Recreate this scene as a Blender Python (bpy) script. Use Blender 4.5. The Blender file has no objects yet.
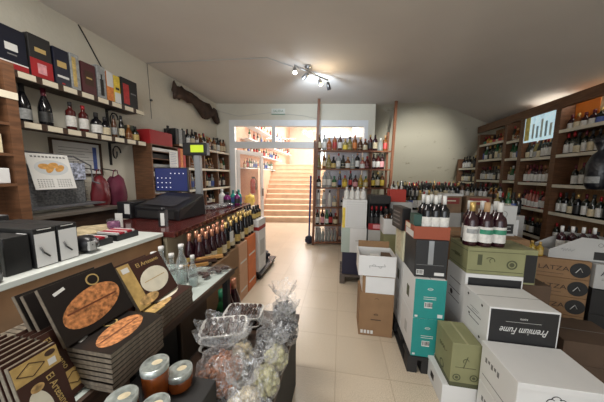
import bpy, bmesh, math, random
from mathutils import Vector, Matrix, noise
random.seed(7)
PI = math.pi
SC = bpy.context.scene
COL = SC.collection

# ------------------------------------------------------------------ camera
F_PX = 225.0
pitch = math.atan(25.5 / 225.0); roll = 0.0092; yaw = math.radians(9.7)
fw = Vector((0, math.cos(pitch), -math.sin(pitch))); up = Vector((0, math.sin(pitch), math.cos(pitch))); rt = Vector((1, 0, 0))
r2 = rt * math.cos(roll) + up * math.sin(roll); u2 = up * math.cos(roll) - rt * math.sin(roll)
rotm = Matrix((r2, u2, -fw)).transposed()
cam_d = bpy.data.cameras.new('camera'); cam = bpy.data.objects.new('camera', cam_d); COL.objects.link(cam)
cam.matrix_world = Matrix.Translation((0, 0, 1.5)) @ Matrix.Rotation(yaw, 4, 'Z') @ rotm.to_4x4()
cam_d.sensor_width = 36; cam_d.lens = F_PX / 604 * 36; cam_d.clip_start = 0.02
SC.camera = cam

# ------------------------------------------------------------------ world, lights, exposure
SC.view_settings.view_transform = 'Standard'; SC.view_settings.look = 'None'
SC.view_settings.exposure = 0.28; SC.view_settings.gamma = 1; SC.view_settings.use_curve_mapping = False
w = bpy.data.worlds.new('daylight'); SC.world = w; w.use_nodes = True
bg = w.node_tree.nodes['Background']; bg.inputs[0].default_value = (0.80, 0.90, 1.0, 1); bg.inputs[1].default_value = 1.2

def area(name, loc, rot, sx, sy, power, col):
    l = bpy.data.lights.new(name, 'AREA'); l.shape = 'RECTANGLE'; l.size = sx; l.size_y = sy; l.energy = power; l.color = col
    o = bpy.data.objects.new(name, l); COL.objects.link(o); o.location = loc; o.rotation_euler = rot; return o
def spot(name, loc, target, power, col, ang=70, blend=.5, r=.03):
    l = bpy.data.lights.new(name, 'SPOT'); l.energy = power; l.color = col; l.spot_size = math.radians(ang); l.spot_blend = blend; l.shadow_soft_size = r
    o = bpy.data.objects.new(name, l); COL.objects.link(o); o.location = loc
    o.rotation_euler = (Vector(target) - Vector(loc)).to_track_quat('-Z', 'Y').to_euler(); return o
def point(name, loc, power, col, r=.1):
    l = bpy.data.lights.new(name, 'POINT'); l.energy = power; l.color = col; l.shadow_soft_size = r
    o = bpy.data.objects.new(name, l); COL.objects.link(o); o.location = loc; return o
area('shopfront_daylight', (-0.3, -3.6, 1.7), (math.radians(90), 0, 0), 3.6, 2.4, 66, (1.0, 0.97, 0.93))
area('left_side_fill', (-1.2, 0.7, 3.0), (0, 0, 0), 1.2, .2, 42, (1.0, .95, .88))  # unseen overhead fill added to brighten the left wall and counters
area('stair_room_fill', (-1.4, 8.5, 4.3), (0, 0, 0), 3.0, 3.5, 250, (1.0, .95, .90))  # unseen overhead panel added to make the stair room bright
area('stair_room_window', (-1.0, 12.5, 3.3), (math.radians(-90), 0, 0), 3.0, 2.0, 120, (.95, .97, 1.0))
spot('added_slope_spot', (.55, -.5, 2.95), (2.0, 7.0, 1.80), 2300, (1.0, .97, .86), 22, .75, .06)  # unseen spot added behind the camera to pool light on the soffit
spot('spot_glow_floor', (-.62, 3.45, 2.84), (-1.4, 3.2, .9), 50, (1.0, .96, .9), 100, .8)
point('spot_glow_ceiling', (-.60, 3.30, 2.80), 2.2, (.80, .90, 1.0), .08)
spot('spot_glow_back', (-.45, 3.45, 2.72), (-.15, 5.1, 3.05), 40, (.72, .86, 1.0), 120, .9, .08)
point('spot_glow_warm', (-.28, 3.46, 2.80), 3.2, (1.0, .78, .5), .04)

# ------------------------------------------------------------------ materials
MATS = {}
def mat(name, col, rough=.6, metal=0, var=.0, scale=8, bump=0, bscale=60, emit=0, trans=0, alpha=1, coat=0, spec=.5, stretch=None, ecol=None):
    if name in MATS: return MATS[name]
    m = bpy.data.materials.new(name); m.use_nodes = True; nt = m.node_tree; b = nt.nodes['Principled BSDF']
    b.inputs['Base Color'].default_value = (*col, 1); b.inputs['Roughness'].default_value = rough; b.inputs['Metallic'].default_value = metal
    b.inputs['Transmission Weight'].default_value = trans; b.inputs['Alpha'].default_value = alpha; b.inputs['Coat Weight'].default_value = coat
    b.inputs['Specular IOR Level'].default_value = spec
    if emit: b.inputs['Emission Color'].default_value = (*(ecol or col), 1); b.inputs['Emission Strength'].default_value = emit
    tc = nt.nodes.new('ShaderNodeTexCoord'); mp = nt.nodes.new('ShaderNodeMapping'); nt.links.new(tc.outputs['Object'], mp.inputs[0])
    if stretch: mp.inputs['Scale'].default_value = stretch
    if var or not bump:
        n = nt.nodes.new('ShaderNodeTexNoise'); n.inputs['Scale'].default_value = scale; n.inputs['Detail'].default_value = 4
        nt.links.new(mp.outputs[0], n.inputs[0]); r = nt.nodes.new('ShaderNodeValToRGB'); nt.links.new(n.outputs[0], r.inputs[0])
        v = var or .04
        r.color_ramp.elements[0].position = .3; r.color_ramp.elements[1].position = .7
        r.color_ramp.elements[0].color = (*[max(0, c * (1 - v)) for c in col], 1); r.color_ramp.elements[1].color = (*[min(1, c * (1 + v)) for c in col], 1)
        nt.links.new(r.outputs[0], b.inputs['Base Color'])
    if bump:
        n2 = nt.nodes.new('ShaderNodeTexNoise'); n2.inputs['Scale'].default_value = bscale; n2.inputs['Detail'].default_value = 3; nt.links.new(mp.outputs[0], n2.inputs[0])
        bp = nt.nodes.new('ShaderNodeBump'); bp.inputs['Strength'].default_value = bump; bp.inputs['Distance'].default_value = .01
        nt.links.new(n2.outputs[0], bp.inputs['Height']); nt.links.new(bp.outputs[0], b.inputs['Normal'])
    MATS[name] = m; return m
def film(name, col=(1, 1, 1), gloss=.35, rough=.12, bump=.6, bscale=25):
    if name in MATS: return MATS[name]
    m = bpy.data.materials.new(name); m.use_nodes = True; nt = m.node_tree; nt.nodes.clear()
    out = nt.nodes.new('ShaderNodeOutputMaterial'); mx = nt.nodes.new('ShaderNodeMixShader'); t = nt.nodes.new('ShaderNodeBsdfTransparent')
    g = nt.nodes.new('ShaderNodeBsdfGlossy'); d = nt.nodes.new('ShaderNodeBsdfDiffuse'); m2 = nt.nodes.new('ShaderNodeMixShader')
    g.inputs['Roughness'].default_value = rough; t.inputs[0].default_value = (*col, 1); d.inputs[0].default_value = (.9, .92, .95, 1)
    tc = nt.nodes.new('ShaderNodeTexCoord'); n = nt.nodes.new('ShaderNodeTexNoise'); n.inputs['Scale'].default_value = bscale; n.inputs['Detail'].default_value = 4; n.inputs['Distortion'].default_value = 1.0
    nt.links.new(tc.outputs['Object'], n.inputs[0])
    bp = nt.nodes.new('ShaderNodeBump'); bp.inputs['Strength'].default_value = bump; bp.inputs['Distance'].default_value = .02
    nt.links.new(n.outputs[0], bp.inputs['Height']); nt.links.new(bp.outputs[0], g.inputs['Normal'])
    m2.inputs[0].default_value = .45; nt.links.new(g.outputs[0], m2.inputs[1]); nt.links.new(d.outputs[0], m2.inputs[2])
    lw = nt.nodes.new('ShaderNodeLayerWeight'); lw.inputs[0].default_value = .35; nt.links.new(bp.outputs[0], lw.inputs['Normal'])
    mr = nt.nodes.new('ShaderNodeMapRange'); mr.inputs['To Min'].default_value = gloss * .35; mr.inputs['To Max'].default_value = min(1, gloss * 2.2)
    nt.links.new(lw.outputs['Facing'], mr.inputs['Value'])
    fac = mr.outputs[0]
    if bump >= .8:  # thin white streaks painted in as highlights on the crinkled film
        n2 = nt.nodes.new('ShaderNodeTexNoise'); n2.inputs['Scale'].default_value = bscale * .8; n2.inputs['Detail'].default_value = 5; n2.inputs['Distortion'].default_value = 2.5; nt.links.new(tc.outputs['Object'], n2.inputs[0])
        cr = nt.nodes.new('ShaderNodeValToRGB'); e = cr.color_ramp.elements; e[0].position = .47; e[0].color = (0, 0, 0, 1); e[1].position = .50; e[1].color = (.75, .75, .75, 1); e.new(.53).color = (0, 0, 0, 1); nt.links.new(n2.outputs[0], cr.inputs[0])
        mm = nt.nodes.new('ShaderNodeMath'); mm.operation = 'MAXIMUM'; nt.links.new(mr.outputs[0], mm.inputs[0]); nt.links.new(cr.outputs[0], mm.inputs[1]); fac = mm.outputs[0]
    nt.links.new(fac, mx.inputs[0]); nt.links.new(t.outputs[0], mx.inputs[1]); nt.links.new(m2.outputs[0], mx.inputs[2]); nt.links.new(mx.outputs[0], out.inputs[0])
    MATS[name] = m; return m

plaster = mat('cream_plaster', (.62, .59, .50), .9, var=.05, scale=2, bump=.25, bscale=30)
ceilm = mat('ceiling_paint', (.60, .565, .525), .95, var=.03, scale=1.5, bump=.04, bscale=20)
brown = mat('brown_wood', (.125, .056, .026), .5, var=.35, scale=6, stretch=(1, 1, 8), bump=.1)
brownh = mat('brown_wood_planks', (.17, .078, .036), .5, var=.35, scale=6, stretch=(8, 1.0, 8), bump=.1)
redwood = mat('reddish_wood', (.155, .062, .032), .45, var=.3, scale=8, stretch=(1, 1, 6))
darkwood = mat('dark_wood', (.045, .024, .015), .45, var=.3, scale=10, stretch=(6, 1, 6))
pinewood = mat('pine_wood', (.36, .20, .095), .6, var=.25, scale=8, stretch=(1, 8, 1))
white = mat('white_paint', (.70, .72, .74), .45, var=.03)
whitelam = mat('white_laminate', (.66, .69, .66), .25, var=.03)
dish = mat('glass_green_top', (.50, .56, .53), .12, var=.05)
black = mat('black_plastic', (.012, .012, .014), .35)
blackm = mat('black_matte', (.015, .014, .014), .7)
metal = mat('grey_metal', (.35, .36, .37), .3, metal=.9)
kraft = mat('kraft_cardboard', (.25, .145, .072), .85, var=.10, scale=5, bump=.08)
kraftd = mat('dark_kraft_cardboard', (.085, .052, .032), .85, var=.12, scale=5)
whitec = mat('white_cardboard', (.66, .66, .655), .6, var=.04, scale=4, bump=.05)
greyc = mat('pale_grey_cardboard', (.44, .44, .43), .7, var=.08, scale=4)
teal = mat('teal_print', (.012, .235, .215), .55, var=.05)
greenk = mat('olive_green_cardboard', (.235, .235, .118), .75, var=.10, scale=5)
orange = mat('orange_print', (.62, .17, .05), .6, var=.1)
ink = mat('black_ink', (.012, .012, .013), .5)
greyink = mat('grey_ink', (.16, .16, .16), .6)
greenink = mat('dark_green_ink', (.07, .075, .035), .6)
brownink = mat('brown_ink', (.05, .025, .014), .6)
whiteink = mat('white_ink', (.62, .62, .60), .6)
goldink = mat('gold_ink', (.50, .36, .14), .4, metal=.2)
paper = mat('white_paper', (.70, .70, .68), .7)
tagm = mat('price_paper', (.66, .60, .47), .7, var=.06)
rail = mat('cream_rail', (.60, .56, .46), .6, var=.05)
glass = film('clear_pane', (.97, 1, 1), .10, .03, 0, 2)
wrap = film('crinkled_cellophane', (1, 1, 1), .20, .14, .9, 22)
wrapthin = film('stretch_film', (1, 1, 1), .06, .08, .35, 14)
vial = film('clear_glass', (.86, .93, .92), .40, .04, 0, 4)
steelc = mat('tin_lid', (.48, .52, .50), .2, metal=.5, var=.3, scale=40)
red = mat('deep_red', (.30, .012, .015), .5, var=.1)
burg = mat('burgundy_cloth', (.10, .008, .028), .75, var=.3)

# ------------------------------------------------------------------ mesh builders
class MB:
    def __init__(s): s.v = []; s.f = []; s.mi = []; s.ms = []; s.sm = []
    def _m(s, m):
        if m not in s.ms: s.ms.append(m)
        return s.ms.index(m)
    def add(s, vs, fs, m, smooth=False):
        k = len(s.v); s.v += [tuple(v) for v in vs]; i = s._m(m)
        for f in fs: s.f.append([k + a for a in f]); s.mi.append(i); s.sm.append(smooth)
        return s
    def box(s, x0, y0, z0, x1, y1, z1, m):
        vs = [(x, y, z) for z in (z0, z1) for x, y in ((x0, y0), (x1, y0), (x1, y1), (x0, y1))]
        return s.add(vs, [(3, 2, 1, 0), (4, 5, 6, 7), (0, 1, 5, 4), (1, 2, 6, 5), (2, 3, 7, 6), (3, 0, 4, 7)], m)
    def prism(s, pts, z0, z1, m):
        n = len(pts); vs = [(x, y, z0) for x, y in pts] + [(x, y, z1) for x, y in pts]
        return s.add(vs, [tuple(range(n - 1, -1, -1)), tuple(range(n, 2 * n))] + [(i, (i + 1) % n, (i + 1) % n + n, i + n) for i in range(n)], m)
    def bar(s, a, b, w_, h_, m):   # box from a to b
        a = Vector(a); b = Vector(b); d = (b - a).normalized(); q = Vector((0, 0, 1)) if abs(d.z) < .95 else Vector((0, 1, 0))
        x = d.cross(q).normalized() * w_ / 2; y = x.cross(d).normalized() * h_ / 2
        vs = [p + e for p in (a, b) for e in (-x - y, x - y, x + y, -x + y)]
        return s.add(vs, [(3, 2, 1, 0), (4, 5, 6, 7), (0, 1, 5, 4), (1, 2, 6, 5), (2, 3, 7, 6), (3, 0, 4, 7)], m)
    def lathe(s, prof, m, n=14, cx=0, cy=0, a0=0, a1=2 * PI, close=True):
        full = abs(a1 - a0 - 2 * PI) < 1e-6; c = n if full else n + 1; vs = []
        for r, z in prof:
            for i in range(c):
                a = a0 + (a1 - a0) * i / n; vs.append((cx + r * math.cos(a), cy + r * math.sin(a), z))
        fs = []
        for j in range(len(prof) - 1):
            for i in range(n):
                i2 = (i + 1) % c; fs.append((j * c + i, j * c + i2, (j + 1) * c + i2, (j + 1) * c + i))
        if close and full:
            if prof[0][0] > 1e-5: fs.append(tuple(range(c - 1, -1, -1)))
            if prof[-1][0] > 1e-5: fs.append(tuple((len(prof) - 1) * c + i for i in range(c)))
        return s.add(vs, fs, m, True)
    def tube(s, pts, r, m, n=8):
        pts = [Vector(p) for p in pts]; vs = []; fs = []
        for i, p in enumerate(pts):
            d = (pts[min(i + 1, len(pts) - 1)] - pts[max(i - 1, 0)]).normalized(); q = Vector((0, 0, 1)) if abs(d.z) < .9 else Vector((1, 0, 0))
            x = d.cross(q).normalized(); y = x.cross(d); rr = r[i] if isinstance(r, (list, tuple)) else r
            for k in range(n): a = 2 * PI * k / n; vs.append(p + x * math.cos(a) * rr + y * math.sin(a) * rr)
        for i in range(len(pts) - 1):
            for k in range(n): k2 = (k + 1) % n; fs.append((i * n + k, i * n + k2, (i + 1) * n + k2, (i + 1) * n + k))
        fs += [tuple(range(n - 1, -1, -1)), tuple((len(pts) - 1) * n + k for k in range(n))]
        return s.add(vs, fs, m, True)
    def blob(s, c, r, m, seed=0, amp=.15, freq=6, sub=2, sq=(1, 1, 1)):
        bm = bmesh.new(); bmesh.ops.create_icosphere(bm, subdivisions=sub, radius=1)
        vs = []
        for v in bm.verts:
            k = 1 + amp * noise.noise(v.co * freq / 3 + Vector((seed * 7.3, seed, 0)))
            vs.append((c[0] + v.co.x * r * k * sq[0], c[1] + v.co.y * r * k * sq[1], c[2] + v.co.z * r * k * sq[2]))
        bm.verts.index_update(); fs = [tuple(v.index for v in f.verts) for f in bm.faces]; bm.free()
        return s.add(vs, fs, m, True)
    def mesh(s, name):
        me = bpy.data.meshes.new(name); me.from_pydata(s.v, [], s.f)
        for m in s.ms: me.materials.append(m)
        for i, p in enumerate(me.polygons): p.material_index = s.mi[i]; p.use_smooth = s.sm[i]
        me.update(); return me
    def build(s, name, parent=None, loc=(0, 0, 0), rz=0, bevel=0):
        return put(name, s.mesh(name), parent, loc, rz, bevel)
def put(name, me, parent=None, loc=(0, 0, 0), rz=0, bevel=0):
    o = bpy.data.objects.new(name, me); COL.objects.link(o); o.location = loc; o.rotation_euler = (0, 0, rz)
    if parent: o.parent = parent
    if bevel:
        b = o.modifiers.new('bevel', 'BEVEL'); b.width = bevel; b.segments = 2; b.limit_method = 'ANGLE'
    return o
def tag(o, label, cat, group=None, kind=None):
    o['label'] = label; o['category'] = cat
    if group: o['group'] = group
    if kind: o['kind'] = kind
    return o
def struct(o, label=None):
    o['kind'] = 'structure'
    if label: o['label'] = label
    return o
def empty(name, loc=(0, 0, 0), rz=0, rot=None):
    o = bpy.data.objects.new(name, None); COL.objects.link(o); o.location = loc; o.rotation_euler = rot or (0, 0, rz); o.empty_display_size = .05; return o
def text(name, s_, parent, loc, size, m, face='front', spin=0, shear=0, ext=.0006, sx=1):
    c = bpy.data.curves.new(name, 'FONT'); c.body = s_; c.size = size; c.extrude = ext; c.align_x = 'CENTER'; c.align_y = 'CENTER'; c.shear = shear; c.resolution_u = 3
    c.materials.append(m); o = bpy.data.objects.new(name, c)
    base = {'front': Matrix.Rotation(PI / 2, 4, 'X'), 'left': Matrix.Rotation(-PI / 2, 4, 'Z') @ Matrix.Rotation(PI / 2, 4, 'X'),
            'right': Matrix.Rotation(PI / 2, 4, 'Z') @ Matrix.Rotation(PI / 2, 4, 'X'), 'top': Matrix.Identity(4)}[face]
    me = bpy.data.meshes.new_from_object(o); me.name = name; bpy.data.objects.remove(o); bpy.data.curves.remove(c)
    o = bpy.data.objects.new(name, me); COL.objects.link(o)
    if parent: o.parent = parent
    o.matrix_local = Matrix.Translation(loc) @ base @ Matrix.Rotation(spin, 4, 'Z') @ Matrix.Diagonal((sx, 1, 1, 1))
    return o
ORD = ['first', 'second', 'third', 'fourth', 'fifth', 'sixth', 'seventh', 'eighth', 'ninth', 'tenth', 'eleventh', 'twelfth', 'thirteenth', 'fourteenth', 'fifteenth', 'sixteenth', 'seventeenth', 'eighteenth']

# ================================================================== SETTING
XL, XR = -2.745, 3.63
BA = math.radians(8.5); BC, BS = math.cos(BA), math.sin(BA); BX, BY = XL, 4.75     # back wall direction
def bw(s, o=0): return (BX + s * BC + o * BS * -1, BY + s * BS + o * BC)
def wallseg(mb, s0, s1, z0, z1, m, t=.16, o=0):
    pts = [bw(s0, o), bw(s1, o), bw(s1, o + t), bw(s0, o + t)]; mb.prism(pts, z0, z1, m)
# floor: speckled terrazzo tiles
fm = bpy.data.materials.new('terrazzo_tiles'); fm.use_nodes = True; nt = fm.node_tree; b = nt.nodes['Principled BSDF']
tc = nt.nodes.new('ShaderNodeTexCoord'); mp = nt.nodes.new('ShaderNodeMapping'); nt.links.new(tc.outputs['Object'], mp.inputs[0])
n1 = nt.nodes.new('ShaderNodeTexNoise'); n1.inputs['Scale'].default_value = 160; n1.inputs['Detail'].default_value = 3; nt.links.new(mp.outputs[0], n1.inputs[0])
rp = nt.nodes.new('ShaderNodeValToRGB'); rp.color_ramp.elements[0].position = .32; rp.color_ramp.elements[0].color = (.46, .38, .28, 1)
rp.color_ramp.elements[1].position = .6; rp.color_ramp.elements[1].color = (.68, .585, .46, 1); nt.links.new(n1.outputs[0], rp.inputs[0])
br = nt.nodes.new('ShaderNodeTexBrick'); br.offset = 0; br.inputs['Scale'].default_value = 1; br.inputs['Brick Width'].default_value = .4; br.inputs['Row Height'].default_value = .4
br.inputs['Mortar Size'].default_value = .004; br.inputs['Color1'].default_value = (1, 1, 1, 1); br.inputs['Color2'].default_value = (.93, .93, .93, 1); br.inputs['Mortar'].default_value = (.80, .77, .73, 1)
nt.links.new(mp.outputs[0], br.inputs[0]); mul = nt.nodes.new('ShaderNodeMix'); mul.data_type = 'RGBA'; mul.blend_type = 'MULTIPLY'; mul.inputs[0].default_value = 1
nt.links.new(rp.outputs[0], mul.inputs[6]); nt.links.new(br.outputs[0], mul.inputs[7]); nt.links.new(mul.outputs[2], b.inputs['Base Color'])
b.inputs['Roughness'].default_value = .28
struct(MB().box(-4, -3.5, -.05, 4.2, 13.5, 0, fm).build('floor'), 'speckled beige terrazzo tile floor')
# ceiling
mb = MB(); mb.prism([(XL - .2, -3.5), (XR + .2, -3.5), (XR + .2, 5.7), (.703, 5.3), bw(-.2, .16)], 3.05, 3.13, ceilm)
struct(mb.build('ceiling'), 'plain beige grey plaster ceiling')
# sloping plaster soffit of the stair above, curved down from the ceiling
prof = [(5.15, 3.06), (5.55, 3.03), (5.9, 2.93), (6.25, 2.73), (6.6, 2.44), (7.0, 2.12), (7.5, 1.76), (8.1, 1.36), (8.8, .9), (9.6, .42), (10.2, 0)]
N = 24; vs = []; fs = []
pp = []
for i in range(len(prof) - 1):
    for k in range(4):
        t = k / 4; p0 = prof[max(i - 1, 0)]; p1 = prof[i]; p2 = prof[i + 1]; p3 = prof[min(i + 2, len(prof) - 1)]
        pp.append(tuple(.5 * (2 * p1[a] + (p2[a] - p0[a]) * t + (2 * p0[a] - 5 * p1[a] + 4 * p2[a] - p3[a]) * t * t + (3 * p1[a] - p0[a] - 3 * p2[a] + p3[a]) * t ** 3) for a in (0, 1)))
pp.append(prof[-1])
for j, (y, z) in enumerate(pp):
    for i in range(N + 1):
        x = .60 + (XR + .2 - .60) * i / N
        vs.append((x, y + .04 * (x - .6) + .02 * noise.noise(Vector((x * 1.3, y * 1.3, 0))), z + .015 * noise.noise(Vector((x * 2, y * 2, 5)))))
for j in range(len(pp) - 1):
    for i in range(N): a = j * (N + 1) + i; fs.append((a, a + 1, a + N + 2, a + N + 1))
slopem = bpy.data.materials.new('stained_plaster'); slopem.use_nodes = True; nt = slopem.node_tree; b = nt.nodes['Principled BSDF']; b.inputs['Roughness'].default_value = .95
tc = nt.nodes.new('ShaderNodeTexCoord'); n1 = nt.nodes.new('ShaderNodeTexNoise'); n1.inputs['Scale'].default_value = 3.2; n1.inputs['Detail'].default_value = 7; n1.inputs['Roughness'].default_value = .65
nt.links.new(tc.outputs['Object'], n1.inputs[0]); rp = nt.nodes.new('ShaderNodeValToRGB'); nt.links.new(n1.outputs[0], rp.inputs[0])
rp.color_ramp.elements[0].position = .30; rp.color_ramp.elements[0].color = (.34, .30, .22, 1); rp.color_ramp.elements[1].position = .38; rp.color_ramp.elements[1].color = (.56, .53, .44, 1); nt.links.new(rp.outputs[0], b.inputs['Base Color'])
struct(MB().add(vs, fs, slopem, True).build('ceiling_slope'), 'curved sloping plaster soffit with damp stains')
cv = [(1.7, 3.052), (2.1, 3.04), (2.5, 2.995), (2.9, 2.92), (3.3, 2.83), (3.64, 2.76)]
vs = [(x, y, z) for x, z in cv for y in (-3.5, 6.6)]; fs = [(2 * i, 2 * i + 2, 2 * i + 3, 2 * i + 1) for i in range(len(cv) - 1)]
struct(MB().add(vs, fs, ceilm, True).build('ceiling_cove'), 'ceiling curving down towards the right shelving')
struct(MB().box(XL - .2, -3.5, 0, XL, 4.9, 3.1, plaster).build('wall_left'), 'cream plaster left wall')
struct(MB().box(XR, -3.5, 0, XR + .2, 10.5, 3.1, plaster).build('wall_right'), 'plaster wall behind the right wall rack')
mb = MB(); wallseg(mb, -.2, .27, 0, 3.1, plaster); wallseg(mb, .27, 3.34, 2.71, 3.1, plaster); wallseg(mb, 3.34, 3.485, 0, 3.1, plaster)
mb.prism([bw(3.36, .16), bw(3.485, .16), (.66, 10.2), (.54, 10.2)], 0, 3.1, plaster)
struct(mb.build('wall_back'), 'cream wall round the glazed entrance to the stair room')
# glazed entrance
mb = MB()
wallseg(mb, .27, .39, 0, 2.71, white, .12, .0); wallseg(mb, .39, 3.34, 2.58, 2.71, white, .12); wallseg(mb, .39, 3.34, 2.10, 2.24, white, .10)
wallseg(mb, 2.22, 2.32, 0, 2.58, white, .12); wallseg(mb, 3.26, 3.34, 0, 2.58, white, .12); wallseg(mb, 1.22, 1.30, 2.24, 2.58, white, .10)
struct(mb.build('window_1'), 'white painted frame of the glazed entrance')
mb = MB(); wallseg(mb, .39, 1.22, 2.24, 2.58, glass, .006, .05); wallseg(mb, 1.30, 2.22, 2.24, 2.58, glass, .006, .05); wallseg(mb, 2.32, 3.26, .1, 2.10, glass, .006, .05); wallseg(mb, 2.32, 3.26, 2.24, 2.58, glass, .006, .05)
g = struct(mb.build('window_2'), 'glass panes of the entrance')
# door leaf, opened into the stair room
dx, dy = bw(.40, .12); dr = struct(empty('door_1', (dx, dy, 0), math.radians(68)), 'open white framed glass door')
mb = MB(); mb.box(0, 0, .02, .09, .04, 2.08, white).box(.81, 0, .02, .90, .04, 2.08, white).box(.09, 0, 1.99, .81, .04, 2.08, white).box(.09, 0, .02, .81, .04, .20, white); mb.build('door_frame', dr)
MB().box(.09, .017, .2, .81, .023, 1.99, glass).build('pane', dr)
MB().box(.83, -.04, .95, .87, .0, 1.15, metal).build('door_handle', dr)
# stair room
peach = mat('peach_paint', (.68, .40, .29), .85, var=.05); cream2 = mat('pale_paint', (.80, .74, .66), .85)
struct(MB().box(-3.25, 4.95, 0, -3.05, 13.5, 4.6, peach).build('wall_stair_left'), 'peach painted wall beside the stairs')
struct(MB().box(-3.25, 13.3, 0, .7, 13.5, 4.6, cream2).build('wall_stair_back'), 'pale wall at the far end above the stairs')
struct(MB().box(-3.3, 5.0, 4.5, .75, 13.5, 4.6, cream2).build('ceiling_stair'), 'pale ceiling over the stairs')
struct(MB().box(.54, 9.9, 0, .64, 13.5, 4.6, cream2).box(.54, 5.4, 3.1, .64, 9.9, 4.6, cream2).build('wall_stair_right'), 'pale wall right of the stairs')
mb = MB(); wallseg(mb, -.4, 3.5, 3.1, 4.6, cream2, .1, .05); mb.prism([bw(-.55, .1), bw(-.15, .1), bw(-.15, .2), bw(-.55, .2)], 0, 3.1, peach)
struct(mb.build('wall_stair_front'), 'pale wall over the glazed entrance')
winl = mat('bright_window_glass', (.85, .9, 1), .4, emit=3.0, ecol=(.95, .97, 1))
struct(MB().box(-1.25, 13.2, 2.3, .35, 13.28, 4.0, winl).build('window_3'), 'bright daylit window at the top of the stairs')
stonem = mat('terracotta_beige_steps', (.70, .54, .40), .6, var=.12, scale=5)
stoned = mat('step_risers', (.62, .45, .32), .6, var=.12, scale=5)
lc = tag(empty('lilac_backdrop', (-.38, 5.62, 0)), 'tall lilac grey block added to mute the bright glass behind the wooden rack', 'cabinet'); lil = mat('lilac_grey_paint', (.36, .33, .38), .5); MB().box(0, 0, 0, .86, .35, 2.42, lil).build('cabinet_body', lc)  # lilac block added to dull the white view through the rack
for i in range(2): MB().box(.01 + i * .43, -.02, .05, .42 + i * .43, 0, 2.38, lil).build('door', lc)
st = struct(empty('floor_stairs', (0, 0, 0)), 'broad beige stairs rising to the upper room')
NS = 12
for i in range(NS):
    y0 = 6.95 + i * .265; z = .165 * (i + 1)
    mb = MB(); sk = lambda x: .19 * (x + 1.6)
    lx = -2.5 - i * .042
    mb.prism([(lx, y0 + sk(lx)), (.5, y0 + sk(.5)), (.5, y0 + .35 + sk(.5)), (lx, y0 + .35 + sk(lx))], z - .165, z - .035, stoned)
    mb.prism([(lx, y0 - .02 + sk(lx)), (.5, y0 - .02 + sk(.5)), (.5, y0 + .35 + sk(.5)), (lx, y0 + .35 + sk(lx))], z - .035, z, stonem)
    mb.build('step', st)
struct(MB().prism([(-2.48, 6.55), (-2.99, 9.9), (-3.05, 9.9), (-3.05, 6.55)], 0, 1.685, peach).build('wall_stair_parapet'), 'peach low wall left of the stairs')
struct(MB().box(-3.05, 10.1, 1.9, .54, 13.3, 1.98, stonem).build('floor_upper'), 'landing of the upper room')

# ================================================================== BOTTLES
PROF = {
 'bordeaux': ([(.85, 0), (1, .02), (1, .62), (.9, .68), (.38, .76), (.34, .80), (.34, 1)], .30, .037, (.12, .50), (.80, 1.005)),
 'burgundy': ([(.85, 0), (1, .02), (1, .48), (.85, .60), (.42, .78), (.35, .84), (.35, 1)], .30, .041, (.10, .40), (.82, 1.005)),
 'champagne': ([(.85, 0), (1, .03), (1, .48), (.84, .60), (.42, .78), (.33, .86), (.36, 1)], .32, .043, (.12, .38), (.72, 1.005)),
 'spirit': ([(.92, 0), (1, .02), (1, .64), (.94, .70), (.42, .78), (.38, .82), (.38, .96)], .29, .041, (.15, .52), (.86, 1.01)),
 'flask': ([(.8, 0), (1, .04), (1.05, .35), (.95, .55), (.55, .72), (.33, .80), (.33, .95)], .25, .048, (.14, .42), (.83, 1.01)),
 'squat': ([(.92, 0), (1, .03), (1, .55), (.85, .66), (.40, .74), (.36, .88)], .22, .046, (.10, .46), (.80, 1.01)),
 'slim': ([(.9, 0), (1, .02), (1, .55), (.8, .66), (.45, .84), (.42, 1)], .32, .033, (.16, .46), (.84, 1.005)),
}
GL = {'dark': mat('dark_green_glass', (.010, .013, .008), .08, coat=.3), 'black': mat('black_glass', (.006, .006, .008), .1), 'amber': mat('amber_liquor_glass', (.17, .055, .012), .1),
      'brown': mat('brown_glass', (.08, .028, .010), .1), 'clear': mat('clear_spirit_glass', (.27, .29, .28), .08), 'pink': mat('rose_wine_glass', (.30, .09, .07), .12), 'green': mat('green_glass', (.02, .10, .035), .1),
      'teal': mat('teal_glass', (.02, .26, .22), .15), 'purple': mat('purple_glass', (.16, .015, .12), .15), 'red': mat('red_glass', (.065, .008, .008), .12), 'yellow': mat('yellow_liquor_glass', (.38, .25, .035), .12),
      'straw': mat('straw_wine_glass', (.21, .17, .06), .1), 'white': mat('white_ceramic', (.62, .62, .60), .3), 'orange': mat('orange_liquor_glass', (.30, .09, .03), .15), 'blue': mat('blue_glass', (.02, .05, .22), .1), 'maroon': mat('maroon_wine_glass', (.026, .006, .010), .1)}
LB = {'white': mat('white_label', (.62, .61, .58), .6, var=.18, scale=45), 'cream': mat('cream_label', (.58, .50, .34), .6, var=.2, scale=45), 'black': mat('black_label', (.02, .02, .02), .5, var=.5, scale=50), 'red': mat('red_label', (.40, .03, .03), .5, var=.25, scale=45),
      'green': mat('green_label', (.03, .22, .13), .5, var=.3, scale=40), 'gold': mat('gold_label', (.50, .36, .12), .4, var=.25, scale=45), 'blue': mat('blue_label', (.06, .10, .32), .5, var=.25, scale=45), 'yellow': mat('yellow_label', (.68, .50, .06), .5, var=.2, scale=45), 'orange': mat('orange_label', (.60, .20, .05), .5, var=.2, scale=45), 'pink': mat('pink_label', (.60, .28, .30), .5, var=.2, scale=45), 'grey': mat('grey_label', (.28, .29, .29), .5, var=.25, scale=45)}
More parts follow.
